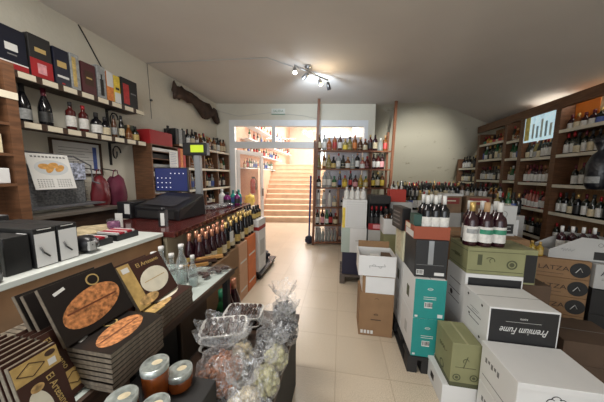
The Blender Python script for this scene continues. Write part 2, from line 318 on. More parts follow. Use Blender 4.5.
CP = {'black': blackm, 'red': mat('red_foil', (.34, .015, .02), .35, metal=.3), 'gold': mat('gold_foil', (.58, .40, .14), .3, metal=.6), 'white': mat('white_cap', (.65, .65, .63), .4), 'silver': mat('silver_cap', (.5, .5, .5), .25, metal=.8),
      'wood': mat('cork_top', (.42, .26, .13), .7), 'green': mat('green_cap', (.02, .16, .08), .4), 'copper': mat('copper_foil', (.45, .20, .12), .3, metal=.6), 'purple': mat('purple_cap', (.14, .02, .12), .4), 'teal': mat('teal_cap', (.02, .2, .18), .4), 'maroon': mat('maroon_foil', (.10, .01, .02), .35, metal=.2)}
_bc = {}
def bmeshes(kind, gl, lb, cp, parts, n):
    k = (kind, gl, lb, cp, parts, n)
    if k in _bc: return _bc[k]
    prof, H, R, lz, cz = PROF[kind]
    body = MB(); lab = MB() if parts else body; cap = MB() if parts else body
    body.lathe([(r * R, z * H) for r, z in prof], GL[gl], n)
    if lb: lab.lathe([(R * 1.012, lz[0] * H), (R * 1.012, lz[1] * H)], LB[lb], max(8, n - 2), a0=-PI / 2 - 1.9, a1=-PI / 2 + 1.9)
    rn = prof[-1][0] * R * 1.1; cap.lathe([(rn, cz[0] * H), (rn, cz[1] * H)], CP[cp], max(6, n - 4))
    r = (body.mesh('wine_bottle'), lab.mesh('label') if parts and lb else None, cap.mesh('cap') if parts else None)
    _bc[k] = r; return r
GN = {'pink': 'rosé'}
KN = {'bordeaux': 'wine_bottle', 'burgundy': 'wine_bottle', 'champagne': 'champagne_bottle', 'spirit': 'spirit_bottle', 'flask': 'liqueur_bottle', 'squat': 'liqueur_bottle', 'slim': 'slim_bottle'}
def bottle(kind, gl, lb, cp, loc, label, group, rz=0, sc=1, parts=True, n=14, name=None):
    me = bmeshes(kind, gl, lb, cp, parts, n)
    o = put(name or KN[kind], me[0], None, loc, rz); o.scale = (sc, sc, sc); tag(o, label, 'bottle', group)
    if me[1]: put('label', me[1], o)
    if me[2]: put('bottle_cap', me[2], o)
    return o
def look(kind, gl, lb):
    k = {'wine_bottle': 'wine bottle', 'champagne_bottle': 'champagne bottle', 'spirit_bottle': 'spirit bottle', 'liqueur_bottle': 'liqueur bottle', 'slim_bottle': 'slim bottle'}[KN[kind]]
    return f"{GN.get(gl, gl)} {k}" + (f", {lb} label" if lb else '')
def row(specs, p0, p1, z, where, group, rz=0, sc=1, parts=True, jit=.008, n=14, kinds=None, order='from left'):
    """bottles at equal steps along a shelf, from p0 to p1"""
    m = len(specs)
    for i, s in enumerate(specs):
        t = (i + .5) / m; x = p0[0] + (p1[0] - p0[0]) * t + random.uniform(-jit, jit); y = p0[1] + (p1[1] - p0[1]) * t + random.uniform(-jit, jit)
        bottle(*s, (x, y, z), f"{look(*s[:3])}, {ORD[i]} {order} {where}", group, rz + random.uniform(-.3, .3), sc * random.uniform(.95, 1.04), parts, n)
def pick(pool, m): return [random.choice(pool) for _ in range(m)]
RED = [('bordeaux', 'dark', 'white', 'maroon'), ('bordeaux', 'black', 'white', 'black'), ('burgundy', 'dark', 'cream', 'black'), ('bordeaux', 'dark', 'white', 'red'), ('bordeaux', 'black', 'black', 'gold'), ('bordeaux', 'black', 'cream', 'black')]
ROSE = [('bordeaux', 'maroon', 'white', 'red'), ('bordeaux', 'pink', 'white', 'maroon'), ('bordeaux', 'maroon', 'white', 'maroon'), ('burgundy', 'pink', 'white', 'red'), ('bordeaux', 'brown', 'white', 'copper')]
WHT = [('bordeaux', 'straw', 'white', 'gold'), ('burgundy', 'green', 'white', 'white'), ('bordeaux', 'green', 'cream', 'green'), ('burgundy', 'straw', 'grey', 'silver'), ('bordeaux', 'dark', 'blue', 'black')]
SPI = [('spirit', 'amber', 'cream', 'black'), ('spirit', 'clear', 'white', 'silver'), ('flask', 'brown', 'gold', 'gold'), ('spirit', 'brown', 'white', 'black'), ('squat', 'amber', 'black', 'gold'), ('spirit', 'clear', 'blue', 'white'), ('flask', 'amber', 'white', 'wood'), ('slim', 'dark', 'cream', 'red'), ('spirit', 'orange', 'red', 'red'), ('spirit', 'straw', 'cream', 'gold'), ('slim', 'clear', 'grey', 'black'), ('squat', 'black', 'white', 'copper')]

# ================================================================== MIDDLE RACK
RA = math.radians(13); rc, rs = math.cos(RA), math.sin(RA); RX, RY = -.53, 4.73; RW = 1.60
rack = tag(empty('bottle_rack', (RX, RY, 0), RA), 'freestanding reddish wooden bottle rack with posts up to the ceiling', 'rack')
def mr(u, v=0): return (RX + u * rc - v * rs, RY + u * rs + v * rc)
for (u, top, m) in ((0, 3.05, redwood), (RW, 3.05, redwood)):
    o = MB().box(-.025, 0, 0, .025, .04, top, m).build('post', rack, (u, 0, 0)); o.rotation_euler = (0, math.radians(1.6 if u == 0 else 1.2), 0); o.scale = (1, 1, 1 if u == 0 else 1)
    o.location.x = u - (.03 if u == 0 else 0)
    MB().box(-.02, .17, 0, .02, .21, 2.25 if u == 0 else 2.45, m).build('post', rack, (u, 0, 0))
MB().box(-.012, .03, 0, .012, .18, 2.1, redwood).build('side_panel', rack, (-.015, 0, 0))
for z in (2.02, 1.635, 1.24, .82, .43, .05):
    MB().box(0, 0, -.012, RW, .20, .012, redwood).build('shelf', rack, (0, 0, z))
    MB().box(0, -.006, -.016, RW, .0, .016, redwood).build('shelf_edge', rack, (0, 0, z))
MB().box(-.01, .02, .05, .01, .2, 1.24, redwood).build('divider', rack, (.52, 0, 0))
MB().box(-.01, .02, .82, .01, .2, 2.02, redwood).build('divider', rack, (1.20, 0, 0))
G = 'bottles on the freestanding wooden rack'
P = lambda u, v=.09: mr(u, v)
T1 = [('spirit', 'brown', 'cream', 'wood'), ('spirit', 'clear', 'white', 'silver'), ('flask', 'orange', 'pink', 'gold'), ('spirit', 'orange', 'red', 'black'), ('spirit', 'brown', 'white', 'black'), ('squat', 'straw', 'yellow', 'gold'), ('flask', 'straw', 'cream', 'black'), ('spirit', 'amber', 'orange', 'red'), ('flask', 'brown', 'cream', 'gold'), ('squat', 'brown', 'cream', 'copper'), ('spirit', 'red', 'black', 'gold'), ('spirit', 'maroon', 'cream', 'black'), ('flask', 'clear', 'grey', 'white'), ('spirit', 'amber', 'red', 'wood')]
T2 = [('flask', 'straw', 'grey', 'wood'), ('slim', 'amber', 'cream', 'gold'), ('flask', 'straw', 'cream', 'gold'), ('squat', 'black', 'gold', 'black'), ('spirit', 'clear', 'white', 'red'), ('flask', 'dark', 'cream', 'black'), ('squat', 'amber', 'white', 'wood'), ('flask', 'clear', 'cream', 'silver'), ('spirit', 'black', 'white', 'copper'), ('squat', 'pink', 'white', 'gold'), ('flask', 'red', 'pink', 'red')]
T2b = [('spirit', 'maroon', 'white', 'black'), ('spirit', 'red', 'white', 'black'), ('spirit', 'maroon', 'pink', 'black')]
T3 = [('squat', 'dark', 'white', 'red'), ('spirit', 'clear', 'white', 'white'), ('spirit', 'clear', 'white', 'silver'), ('squat', 'green', 'cream', 'green'), ('slim', 'black', 'blue', 'gold'), ('squat', 'yellow', 'yellow', 'red'), ('slim', 'black', 'red', 'red'), ('squat', 'red', 'pink', 'black'), ('flask', 'yellow', 'green', 'gold'), ('squat', 'yellow', 'cream', 'green')]
T3b = [('spirit', 'dark', 'yellow', 'black'), ('spirit', 'dark', 'cream', 'gold'), ('spirit', 'brown', 'yellow', 'black')]
T4 = [('slim', 'white', 'grey', 'black'), ('slim', 'white', 'grey', 'black'), ('slim', 'white', 'white', 'black'), ('squat', 'clear', 'cream', 'gold')]
T5 = [('bordeaux', 'dark', 'white', 'red'), ('bordeaux', 'maroon', 'pink', 'maroon'), ('burgundy', 'green', 'white', 'green'), ('bordeaux', 'black', 'red', 'gold'), ('squat', 'brown', 'cream', 'red')]
T6 = [('slim', 'clear', None, 'silver')] * 7
R_ = 'of the middle rack'
row(T1, P(.03), P(1.56), 2.032, 'top shelf ' + R_, G, RA, 1.14); row(T2, P(.03), P(1.18), 1.647, 'second shelf ' + R_, G, RA, 1.14); row(T2b, P(1.23), P(1.50), 1.647, 'second shelf right bay ' + R_, G, RA, 1.12)
row(T3, P(.03), P(1.17), 1.252, 'third shelf ' + R_, G, RA, 1.14); row(T3b, P(1.23), P(1.52), 1.252, 'third shelf right bay ' + R_, G, RA, 1.12)
row(T4, P(.03), P(.50), .832, 'fourth shelf ' + R_, G, RA, 1.1); row(T5, P(.03), P(.51), .442, 'fifth shelf ' + R_, G, RA, 1.1); row(T6, P(.03), P(.51), .062, 'bottom shelf ' + R_, G, RA, .9)
row(pick(SPI, 5), P(.56), P(1.1), .832, 'fourth shelf right part ' + R_, G, RA, .95)
mop = tag(empty('mop', (-.66, 4.82, 0)), 'blue handled mop standing against the left side of the wooden rack', 'mop')
mb = MB(); mb.tube([(0, 0, .1), (.02, .04, 1.5)], .02, GL['blue']); mb.build('mop_handle', mop); MB().blob((0, 0, .09), .09, mat('dark_cloth', (.03, .03, .05), .9, bump=.5), 3, .5, 9, 3, (1, .7, 1)).build('mop_head', mop)

# ================================================================== RIGHT WALL RACK
FX = 3.295
rr = tag(empty('wall_shelving', (FX, 0, 0)), 'long brown wooden wine shelving along the right wall with cream price rails', 'shelving')
UP = [2.2, 3.10, 4.22, 4.92, 5.34, 6.25, 7.15]
ZMAX = {6: 2.0, 5: 2.52}
for i, y in enumerate(UP):
    MB().box(0, -.035, 0, .32, .035, ZMAX.get(i, 2.70), brown).build('upright', rr, (0, y, 0))
    MB().box(-.012, -.045, 0, 0, .045, ZMAX.get(i, 2.70), brown).build('upright_face', rr, (0, y, 0))
MB().box(.310, 2.2, 0, .325, 7.15, 1.95, pinewood).build('back_panel', rr); MB().box(.310, 2.2, 1.95, .325, 6.2, 2.60, pinewood).build('back_panel', rr)
BAYS = {'nearest': (0, 1, [.05, .5, .95, 1.38, 1.84, 2.21]), 'near': (1, 2, [.05, .5, .95, 1.38, 1.84, 2.21]), 'poster': (2, 3, [.05, .5, .96, 1.40, 1.83]), 'narrow': (3, 4, [.05, .5, .98, 1.42, 1.86, 2.20]), 'fourth': (4, 5, [.05, .5, 1.0, 1.42, 1.89, 2.25]), 'last': (5, 6, [.05, .5, .98, 1.36, 1.72])}
for bn, (i0, i1, zs) in BAYS.items():
    y0, y1 = UP[i0] + .035, UP[i1] - .035
    for z in zs:
        sh = MB().box(0, y0, -.025, .31, y1, 0, brown).build('shelf', rr, (0, 0, z)); MB().box(-.010, y0, -.030, 0, y1, .018, rail).build('price_rail', sh)
def rrow(bn, k, specs, y0=None, sc=1, parts=True, x=.09, gn='bottles on the right wall shelving', y1=None):
    i0, i1, zs = BAYS[bn]; a, b_ = UP[i0] + .05, UP[i1] - .05
    if y0: a = y0
    if y1: b_ = y1
    nm = {'nearest': 'nearest', 'near': 'orange', 'poster': 'poster', 'narrow': 'narrow', 'fourth': 'fourth', 'last': 'farthest'}[bn]
    lv = ['bottom', 'low', 'waist', 'middle', 'upper', 'top'][k]
    row(specs, (FX + x, b_), (FX + x, a), zs[k], f"{lv} shelf, {nm} bay, right shelving", gn, -PI / 2, sc, parts, order='from far end,')
TOPS = [('squat', 'dark', 'blue', 'gold'), ('squat', 'amber', 'cream', 'gold'), ('squat', 'maroon', 'red', 'purple'), ('squat', 'black', 'white', 'copper'), ('squat', 'maroon', 'white', 'maroon')]
rrow('near', 5, pick(TOPS, 9), 3.25, 1.0); rrow('near', 4, pick(RED, 11), 3.25, 1.08); rrow('near', 3, [RED[0]] * 5, 3.50, 1.08, y1=4.0); rrow('near', 2, pick(RED + WHT[3:], 10), 3.25, 1.08); rrow('near', 1, pick(RED, 8), 3.4)
rrow('poster', 4, pick(RED + WHT[3:], 8), None, 1.1); rrow('poster', 3, pick(ROSE, 8), None, 1.08); rrow('poster', 2, pick(ROSE, 8), None, 1.05); rrow('poster', 1, pick(RED, 7))
rrow('narrow', 5, pick(SPI, 4), None, 1); rrow('narrow', 4, pick(WHT, 4)); rrow('narrow', 3, pick(WHT + ROSE, 4)); rrow('narrow', 2, [('slim', 'yellow', 'cream', 'gold'), ('slim', 'yellow', 'orange', 'gold'), ('slim', 'black', None, 'black'), ('slim', 'black', None, 'black')])
rrow('fourth', 5, [('squat', 'red', 'green', 'red'), ('squat', 'yellow', 'orange', 'red'), ('squat', 'orange', 'yellow', 'gold'), ('squat', 'maroon', 'red', 'black'), ('squat', 'dark', 'cream', 'black'), ('squat', 'brown', 'red', 'red'), ('squat', 'orange', 'orange', 'red'), ('squat', 'brown', 'white', 'black')], None, .85, False)
rrow('fourth', 4, pick(WHT + RED, 9), None, 1.08, False); rrow('fourth', 3, pick(RED, 9), None, 1.08, False); rrow('fourth', 2, pick(RED, 9), None, 1.08, False)
rrow('last', 4, pick(RED, 6), None, 1.08, False); rrow('last', 3, pick(RED, 7), None, 1.08, False); rrow('last', 2, pick(ROSE, 7), None, 1.08, False)
MB().box(-.03, 2.0, 2.56, .03, 6.3, 2.71, brown).build('header_board', rr)
MB().box(.06, 4.3, 2.66, .10, 4.9, 2.69, mat('tube_light', (1, .95, .85), .5, emit=6)).build('tube_light', rr)
area('shelf_tube_glow', (FX + .2, 3.9, 2.71), (0, 0, 0), .1, 2.2, 7, (1, .92, .78))
ps = tag(MB().box(-.006, 0, 0, .006, .62, .46, mat('aqua_poster', (.45, .62, .66), .4, var=.45, scale=9, emit=.55, ecol=(.55, .75, .82))).build('backlit_poster', None, (FX + .01, 4.262, 2.13)), 'bright pale blue backlit poster above the bottles at the top of the shelving', 'poster')
MB().box(-.009, .50, .03, -.006, .60, .43, mat('poster_yellow', (.72, .60, .16), .5, var=.3, scale=12)).build('yellow_strip', ps)
mb = MB()
for i in range(5): mb.box(-.010, .06 + i * .085, .05, -.007, .10 + i * .085, .25 + .05 * (i % 3), mat('poster_bottle', (.38, .52, .58), .5) if i % 2 else mat('poster_bottle_pale', (.62, .70, .66), .5))
mb.build('printed_bottles', ps)
tag(MB().box(0, 0, 0, .012, .33, .40, mat('orange_panel', (.72, .22, .03), .5)).build('advert_panel', None, (FX + .17, 3.85, 2.25)), 'plain orange panel standing behind the bottles on the top shelf', 'panel')
tag(MB().box(0, 0, 0,   .012, .62, .40, mat('bamboo_panel', (.62, .47, .27), .5, var=.35, scale=7, stretch=(1, 5, 1))).build('advert_panel', None, (FX + .17, 3.22, 2.25)), 'pale wood patterned panel behind the bottles beside the orange panel', 'panel')
# dark wrapped hamper at the right edge
hm = tag(empty('gift_hamper', (3.12, 3.37, 1.36)), 'tall gift bottle wrapped in dark film hanging before the right shelving', 'hamper')
MB().lathe([(.07, 0), (.10, .05), (.11, .3), (.07, .42), (.03, .47), (.06, .56), (.09, .62)], mat('dark_film', (.008, .009, .014), .3, bump=.8, bscale=30), 16).build('dark_wrap', hm)
MB().lathe([(.106, .08), (.112, .16)], LB['grey'], 12, a0=PI - .3, a1=PI + 1.0).build('label', hm)

MB().tube([(0, 0, .60), (.09, 0, .9), (.15, 0, 1.215)], .004, blackm, 6).build('cord', hm)

# ================================================================== CARTONS
_carton = {}
def carton(label, x, y, z, w_, d, h, m, rz=0, group=None, name='carton', top=None, lipm=None, openbox=False, tape=True, gap=True, bev=.004):
    """x, y = front left bottom corner"""
    mb = MB()
    if openbox:
        t = .006; mb.box(0, 0, 0, w_, d, t, m).box(0, 0, t, w_, t, h, m).box(0, d - t, t, w_, d, h, m).box(0, t, t, t, d - t, h, m).box(w_ - t, t, t, w_, d - t, h, m)
    else: mb.box(0, 0, 0, w_, d, h, m)
    o = mb.build(name, None, (x, y, z), rz, 0 if openbox else bev); tag(o, label, 'box', group)
    if tape and not openbox:
        MB().box(w_ * .5 - .002, .003, h, w_ * .5 + .002, d - .003, h + .0008, greyink).build('flap_seam', o) if d > w_ else MB().box(.003, d * .5 - .002, h, w_ - .003, d * .5 + .002, h + .0008, greyink).build('flap_seam', o)
    o['w'] = w_; o['d'] = d; o['h'] = h
    return o
def fpanel(o, name, u0, v0, u1, v1, m, face='front', t=.0012):
    w_, d, h = o['w'], o['d'], o['h']
    if face == 'front': b = (u0 * w_, -t, v0 * h, u1 * w_, 0, v1 * h)
    elif face == 'left': b = (-t, (1 - u1) * d, v0 * h, 0, (1 - u0) * d, v1 * h)
    elif face == 'right': b = (w_, u0 * d, v0 * h, w_ + t, u1 * d, v1 * h)
    else: b = (u0 * w_, v0 * d, h, u1 * w_, v1 * d, h + t)
    return MB().box(*b, m).build(name, o)
def ftext(o, s_, u, v, size, m, face='front', spin=0, shear=0, t=.0016, sx=1, name='printed_text'):
    w_, d, h = o['w'], o['d'], o['h']
    loc = {'front': (u * w_, -t, v * h), 'left': (-t, (1 - u) * d, v * h), 'right': (w_ + t, u * d, v * h), 'top': (u * w_, v * d, h + t)}[face]
    return text(name, s_, o, loc, size, m, face, spin, shear, sx=sx)
def barcode(o, u, v, w_, h_, face='front', name='barcode'):
    W, D_, H = o['w'], o['d'], o['h']; base = MB(); t = .0016
    if face == 'front':
        x0, z0 = u * W, v * H; base.box(x0, -t, z0, x0 + w_, 0, z0 + h_, whiteink); x = x0 + w_ * .08; r = random.Random(int(u * 99 + v * 7))
        while x < x0 + w_ * .92: k = r.choice((.0015, .003, .004)); base.box(x, -t - .0008, z0 + h_ * .2, x + k, -t, z0 + h_ * .9, ink); x += k + r.choice((.002, .0035))
    return base.build(name, o)
def disc(o, u, v, r, m, face='front', name='round_logo', t=.0014, ring=None, sq=1):
    W, D_, H = o['w'], o['d'], o['h']; mb = MB()
    if ring: 
        n = 24; vs = []; fs = []
        for i in range(n):
            a = 2 * PI * i / n; vs += [(math.cos(a) * r, math.sin(a) * r * sq, 0), (math.cos(a) * r * ring, math.sin(a) * r * ring * sq, 0)]
        for i in range(n): j = (i + 1) % n; fs.append((2 * i, 2 * j, 2 * j + 1, 2 * i + 1))
        mb.add(vs, fs, m)
    else: mb.add([(math.cos(2 * PI * i / 28) * r, math.sin(2 * PI * i / 28) * r * sq, 0) for i in range(28)], [tuple(range(28))], m)
    d = mb.build(name, o)
    d.matrix_local = {'front': Matrix.Translation((u * W, -t, v * H)) @ Matrix.Rotation(PI / 2, 4, 'X'), 'top': Matrix.Translation((u * W, v * D_, H + t)), 'left': Matrix.Translation((-t, (1 - u) * D_, v * H)) @ Matrix.Rotation(-PI / 2, 4, 'Z') @ Matrix.Rotation(PI / 2, 4, 'X')}[face]
    return d
def lineart(o, polys, u, v, s, m, face='front', name='line_drawing', r=.0015, spin=0):
    mb = MB()
    for p in polys: mb.tube([(a * s, b_ * s, 0) for a, b_ in p], r, m, 4)
    d = mb.build(name, o); W, D_, H = o['w'], o['d'], o['h']
    d.matrix_local = {'front': Matrix.Translation((u * W, -.001, v * H)) @ Matrix.Rotation(PI / 2, 4, 'X'), 'top': Matrix.Translation((u * W, v * D_, H + .001)), 'left': Matrix.Translation((-.001, (1 - u) * D_, v * H)) @ Matrix.Rotation(-PI / 2, 4, 'Z') @ Matrix.Rotation(PI / 2, 4, 'X')}[face] @ Matrix.Rotation(spin, 4, 'Z')
    return d
arc = lambda cx, cy, r, a0, a1, n=10: [(cx + r * math.cos(a0 + (a1 - a0) * i / n), cy + r * math.sin(a0 + (a1 - a0) * i / n)) for i in range(n + 1)]
LEAF = [arc(0, -.3, .8, .6, 2.5), arc(0, .7, .8, 3.8, 5.6), [(-.6, .2), (.6, .2)]]

def pallet(x, y, w_, d, label, m=blackm, h=.13):
    p = tag(empty('pallet', (x, y, 0)), label, 'pallet')
    for i in range(5): MB().box(0, 0, h - .025, w_, d / 7, h, m).build('deck_board', p, (0, i * d * 6 / 28, 0))
    for i in range(3):
        MB().box(0, 0, 0, .07, d, .02, m).build('runner', p, (i * (w_ - .07) / 2, 0, 0))
        for j in range(3): MB().box(0, 0, .02, .07, .08, h - .025, m).build('block', p, (i * (w_ - .07) / 2, j * (d - .08) / 2, 0))
    return p

# --- teal fronted stack on a black pallet
pallet(.545, 1.70, .27, .95, 'black plastic pallet under the teal fronted wine boxes')
for lv in range(2):
    for k in range(2):
        nm = f"white carton with teal front, {'lower' if lv == 0 else 'upper'} level, {'front' if k == 0 else 'back'} of the pallet"
        o = carton(nm, .567, 1.715 + k * .315, .13 + lv * .31, .215, .31, .308, whitec, group='teal fronted wine cartons')
        if k == 0:
            fpanel(o, 'teal_panel', 0, 0, 1, 1, teal); lineart(o, LEAF, .5, .74, .03, whiteink); barcode(o, .34, .28, .055, .045)
            for v in (.55, .50): fpanel(o, 'printed_line', .3, v, .7, v + .012, whiteink, t=.0018)
            fpanel(o, 'printed_mark', .78, .05, .94, .14, whiteink, t=.0018); fpanel(o, 'printed_mark', .05, .03, .14, .08, whiteink, t=.0018)
        fpanel(o, 'printed_mark', .4, .3, .6, .6, greenink if lv else greyc, 'left')
bb = carton('black wine carton with a silver strip on the teal fronted boxes', .565, 1.745, .752, .222, .285, .285, ink, name='black_carton')
fpanel(bb, 'silver_strip', .40, .35, .56, .98, metal); barcode(bb, .06, .06, .05, .04); fpanel(bb, 'printed_mark', .62, .06, .92, .14, whiteink)
fpanel(bb, 'printed_line', .05, .33, .9, .34, greyink)
o = carton('cream carton with faded print behind the black wine carton', .555, 2.04, .752, .16, .28, .27, mat('cream_cardboard', (.60, .58, .42), .7, var=.15)); fpanel(o, 'printed_mark', .2, .2, .75, .85, LB['cream'], 'left'); o['group'] = 'cartons behind the black wine carton'
o = carton('slim black gift carton with white lettering on the cream carton', .535, 2.05, 1.025, .075, .24, .20, ink, rz=.12)
for i in range(4): fpanel(o, 'printed_line', .15, .2 + i * .18, .8, .26 + i * .18, greyink, 'left')
tr = carton('open red brown bottle tray on top of the black carton', .55, 1.76, 1.038, .245, .24, .095, mat('rust_red_cardboard', (.28, .06, .025), .6), openbox=True, name='bottle_tray')
fpanel(tr, 'white_mark', .15, .05, .95, .55, whiteink, 'left'); fpanel(tr, 'kraft_mark', .1, .6, .6, .98, tagm, 'left')
TB = ('bordeaux', 'black', 'white', 'white')
for r_ in range(2):
    for i in range(3 if r_ else 3):
        bottle(*TB, (.648 + i * .058, 1.815 + r_ * .085, 1.045), f"black wine bottle with white capsule in the red tray, {ORD[i]} from left, {'front' if not r_ else 'back'} row", 'white capsuled bottles in the red tray', random.uniform(-.2, .2), 1.05, True, 16)
tag(MB().box(0, 0, 0, .055, .10, .17, mat('bottle_green_card', (.015, .06, .045), .5)).build('gift_box', None, (.556, 1.80, 1.045)), 'small dark green box standing in the red bottle tray', 'box')

# --- olive green wine box column
for k, (z, h) in enumerate(((0, .40), (.40, .398))):
    o = carton(f"white wine carton with black front band, {'bottom' if k == 0 else 'second'} of the column under the olive carton", .925, 1.765, z, .37, .28, h, whitec, group='white cartons under the olive carton')
    fpanel(o, 'black_band', .05, .55, .97, .93, ink);
    for v in (.7, .5, .32): fpanel(o, 'printed_line', .2, v, .8, v + .015, greyink, 'left')
    disc(o, .35, .42, .022, ink, 'left')
kg = carton('olive green wine carton carrying three big dark bottles', .927, 1.765, .80, .365, .27, .195, greenk, name='wine_carton')
for v in (.85, .12): fpanel(kg, 'printed_line', .02, v, .98, v + .02, greenink); fpanel(kg, 'printed_line', .02, v, .98, v + .02, greenink, 'left')
disc(kg, .78, .42, .034, greenink, ring=.7); disc(kg, .78, .42, .016, greenink); lineart(kg, [arc(0, 0, 1, 0, 2.5), arc(.5, .2, .6, 1, 4)], .40, .5, .03, greenink, r=.002); fpanel(kg, 'printed_mark', .18, .35, .26, .75, greenink)
lineart(kg, [[(-1.6, 0), (-1.2, .5), (-1.1, -.4), (-.7, .4), (-.5, -.3), (-.1, .45), (.1, -.35), (.5, .4), (.8, -.3), (1.6, .3)]], .5, .5, .035, greenink, 'left'); fpanel(kg, 'printed_line', .1, .5, .3, .53, greenink, 'left')
for i, (x, lbn) in enumerate(((.965, 'grey'), (1.055, 'green'), (1.145, 'green'))):
    gid = ('squat', 'maroon', 'white', ('gold', 'wood', 'white')[i]); me = None
    b_ = bottle(*gid, (x, 1.835 + (i % 2) * -.01, .996), f"big dark rounded bottle with {'pale round' if i == 0 else 'green and white'} label on the olive carton, {('left one', 'middle one', 'right one')[i]}", 'big dark bottles on the olive carton', .25 - .2 * i, 1.0, True, 24, name='large_bottle')
    b_.scale = (1.02, 1.02, 1.45)
    MB().lathe([(.0475, .065), (.0475, .088)], LB[lbn], 16, a0=-PI / 2 - 1.2, a1=-PI / 2 + 1.2).build('label_band', b_)
    bottle('squat', 'maroon', 'white', 'white', (x + .03, 1.93, .996), f"big dark bottle in the back row on the olive carton, {ORD[i]} from left", 'back row of big dark bottles', .2, 1.25, True, 18, name='large_bottle').scale = (.95, .95, 1.45)
o = carton('olive carton with black window beside the olive wine carton', 1.30, 1.79, .735, .085, .27, .255, greenk, name='wine_carton'); fpanel(o, 'black_window', .12, .06, .95, .86, ink)
for z in (0, .37): carton(f"brown carton under the black window carton, {'lower' if z == 0 else 'upper'} one", 1.30, 1.80, z, .20, .26, .36, kraftd, group='brown cartons under the window carton')
o = carton('tan kraft carton behind the olive carton', .98, 2.08, .70, .56, .42, .29, kraft); 
for z in (0, .35): carton(f"tan kraft carton under another behind the olive column, {'floor level' if z == 0 else 'second level'}", .98, 2.08, z, .56, .42, .348, kraft, group='kraft cartons behind the olive column')
o = carton('pale grey square carton with a black picture standing behind the big bottles', 1.30, 2.20, .99, .205, .14, .265, greyc); fpanel(o, 'black_picture', .44, .08, .92, .40, ink); disc(o, .5, .72, .03, greyink, ring=.85)
fpanel(o, 'printed_line', .55, .30, .82, .32, greyc, t=.002); fpanel(o, 'printed_line', .55, .18, .82, .20, greyc, t=.002)
carton('white low carton beside the grey square carton', 1.36, 2.36, .99, .17, .13, .2, whitec)

# --- premium box column
for k, z in enumerate((0, .36)):
    if k == 0: o = carton('white carton under the box with upside down script lettering', .915, 1.462, 0, .37, .285, .36, whitec)
    else: o = carton('white carton with black front and upside down script lettering', .915, 1.462, .36, .37, .285, .36, whitec, name='wine_carton')
    fpanel(o, 'black_front', .02, .22, .975, .97, ink)
    ftext(o, 'Premium Fume', .52, .62, .062, whiteink, shear=.45, spin=PI, sx=.66); ftext(o, 'ROTO', .5, .83, .014, whiteink, spin=PI); fpanel(o, 'printed_line', .25, .765, .75, .769, whiteink, t=.002)
    for (u, v) in ((.75, .9), (.2, .9), (.75, .3), (.3, .55)): disc(o, u, v, .009, ink, 'left')
    lineart(o, [[(-1, 0), (1, .0)], [(-.6, -.3), (.7, -.3)]], .5, .72, .05, greyink, 'left')
    fpanel(o, 'printed_line', .2, .62, .75, .635, greyink, 'left'); fpanel(o, 'printed_line', .3, .5, .7, .515, greyink, 'left')
# --- nearest white box
for k, z in enumerate((0, .25)):
    o = carton('white lidded wine box, nearest, with a cloud drawing on its front' if k else 'white wine box under the nearest lidded wine box', .888, 1.165, z, .405, .285, .25 if k else .248, whitec, name='wine_box')
    if k:
        lid = MB(); lid.box(-.004, -.004, .218, .409, .289, .253, whitec); lid.build('lid', o, bevel=.003); o['h'] = .253
    CL = [arc(-.6, 0, .45, .8, 3.6), arc(-.1, .35, .5, .2, 2.9), arc(.5, .1, .45, -.9, 2.2), arc(0, -.25, .5, 3.4, 6.0), arc(-.25, 0, .3, 3.6, 6.5), arc(.3, 0, .3, 3, 6)]
    lineart(o, CL, .42, .66 if k else .8, .042, ink, r=.002); fpanel(o, 'printed_mark', .03, .35, .06, .5, ink)
    for j in range(5): fpanel(o, 'printed_mark', .15 + j * .09, .58 + .05 * (j % 2), .2 + j * .09, .70, greyink, 'left')
    fpanel(o, 'printed_line', .1, .22, .85, .235, greyink, 'left')
lineart(bpy.data.objects[o.name], [[(-1, 0), (1, 0)]], .5, .2, .05, greyink)
# --- small olive box on white box
o = carton('white carton on the floor under the small olive carton', .693, 1.465, 0, .21, .26, .15, whitec); fpanel(o, 'printed_mark', .3, .3, .5, .6, ink, 'left')
o = carton('small olive green carton, nearest of the green ones, on a low white carton', .733, 1.468, .15, .172, .235, .30, greenk, name='wine_carton')
fpanel(o, 'dark_base', 0, 0, 1, .10, greenink); fpanel(o, 'dark_base', 0, 0, 1, .10, greenink, 'left'); disc(o, .22, .22, .024, greenink, ring=.72); disc(o, .8, .24, .024, greenink, ring=.72); disc(o, .22, .22, .01, greenink); disc(o, .8, .24, .01, greenink); disc(o, .5, .20, .03, greenink, 'left', ring=.7)
lineart(o, [[(-.3, -1), (.2, 1)], arc(0, .2, .4, 0, 4)], .5, .58, .04, greenink, r=.002); fpanel(o, 'printed_line', .15, .45, .85, .46, greenink); lineart(o, [[(-1.6, 0), (-1.2, .5), (-1.1, -.4), (-.7, .4), (-.5, -.3), (-.1, .45), (.1, -.35), (.5, .4), (.8, -.3), (1.6, .3)]], .5, .62, .035, greenink, 'left'); fpanel(o, 'tape', .46, 0, .54, 1, mat('clear_tape', (.36, .35, .2), .2), 'top')

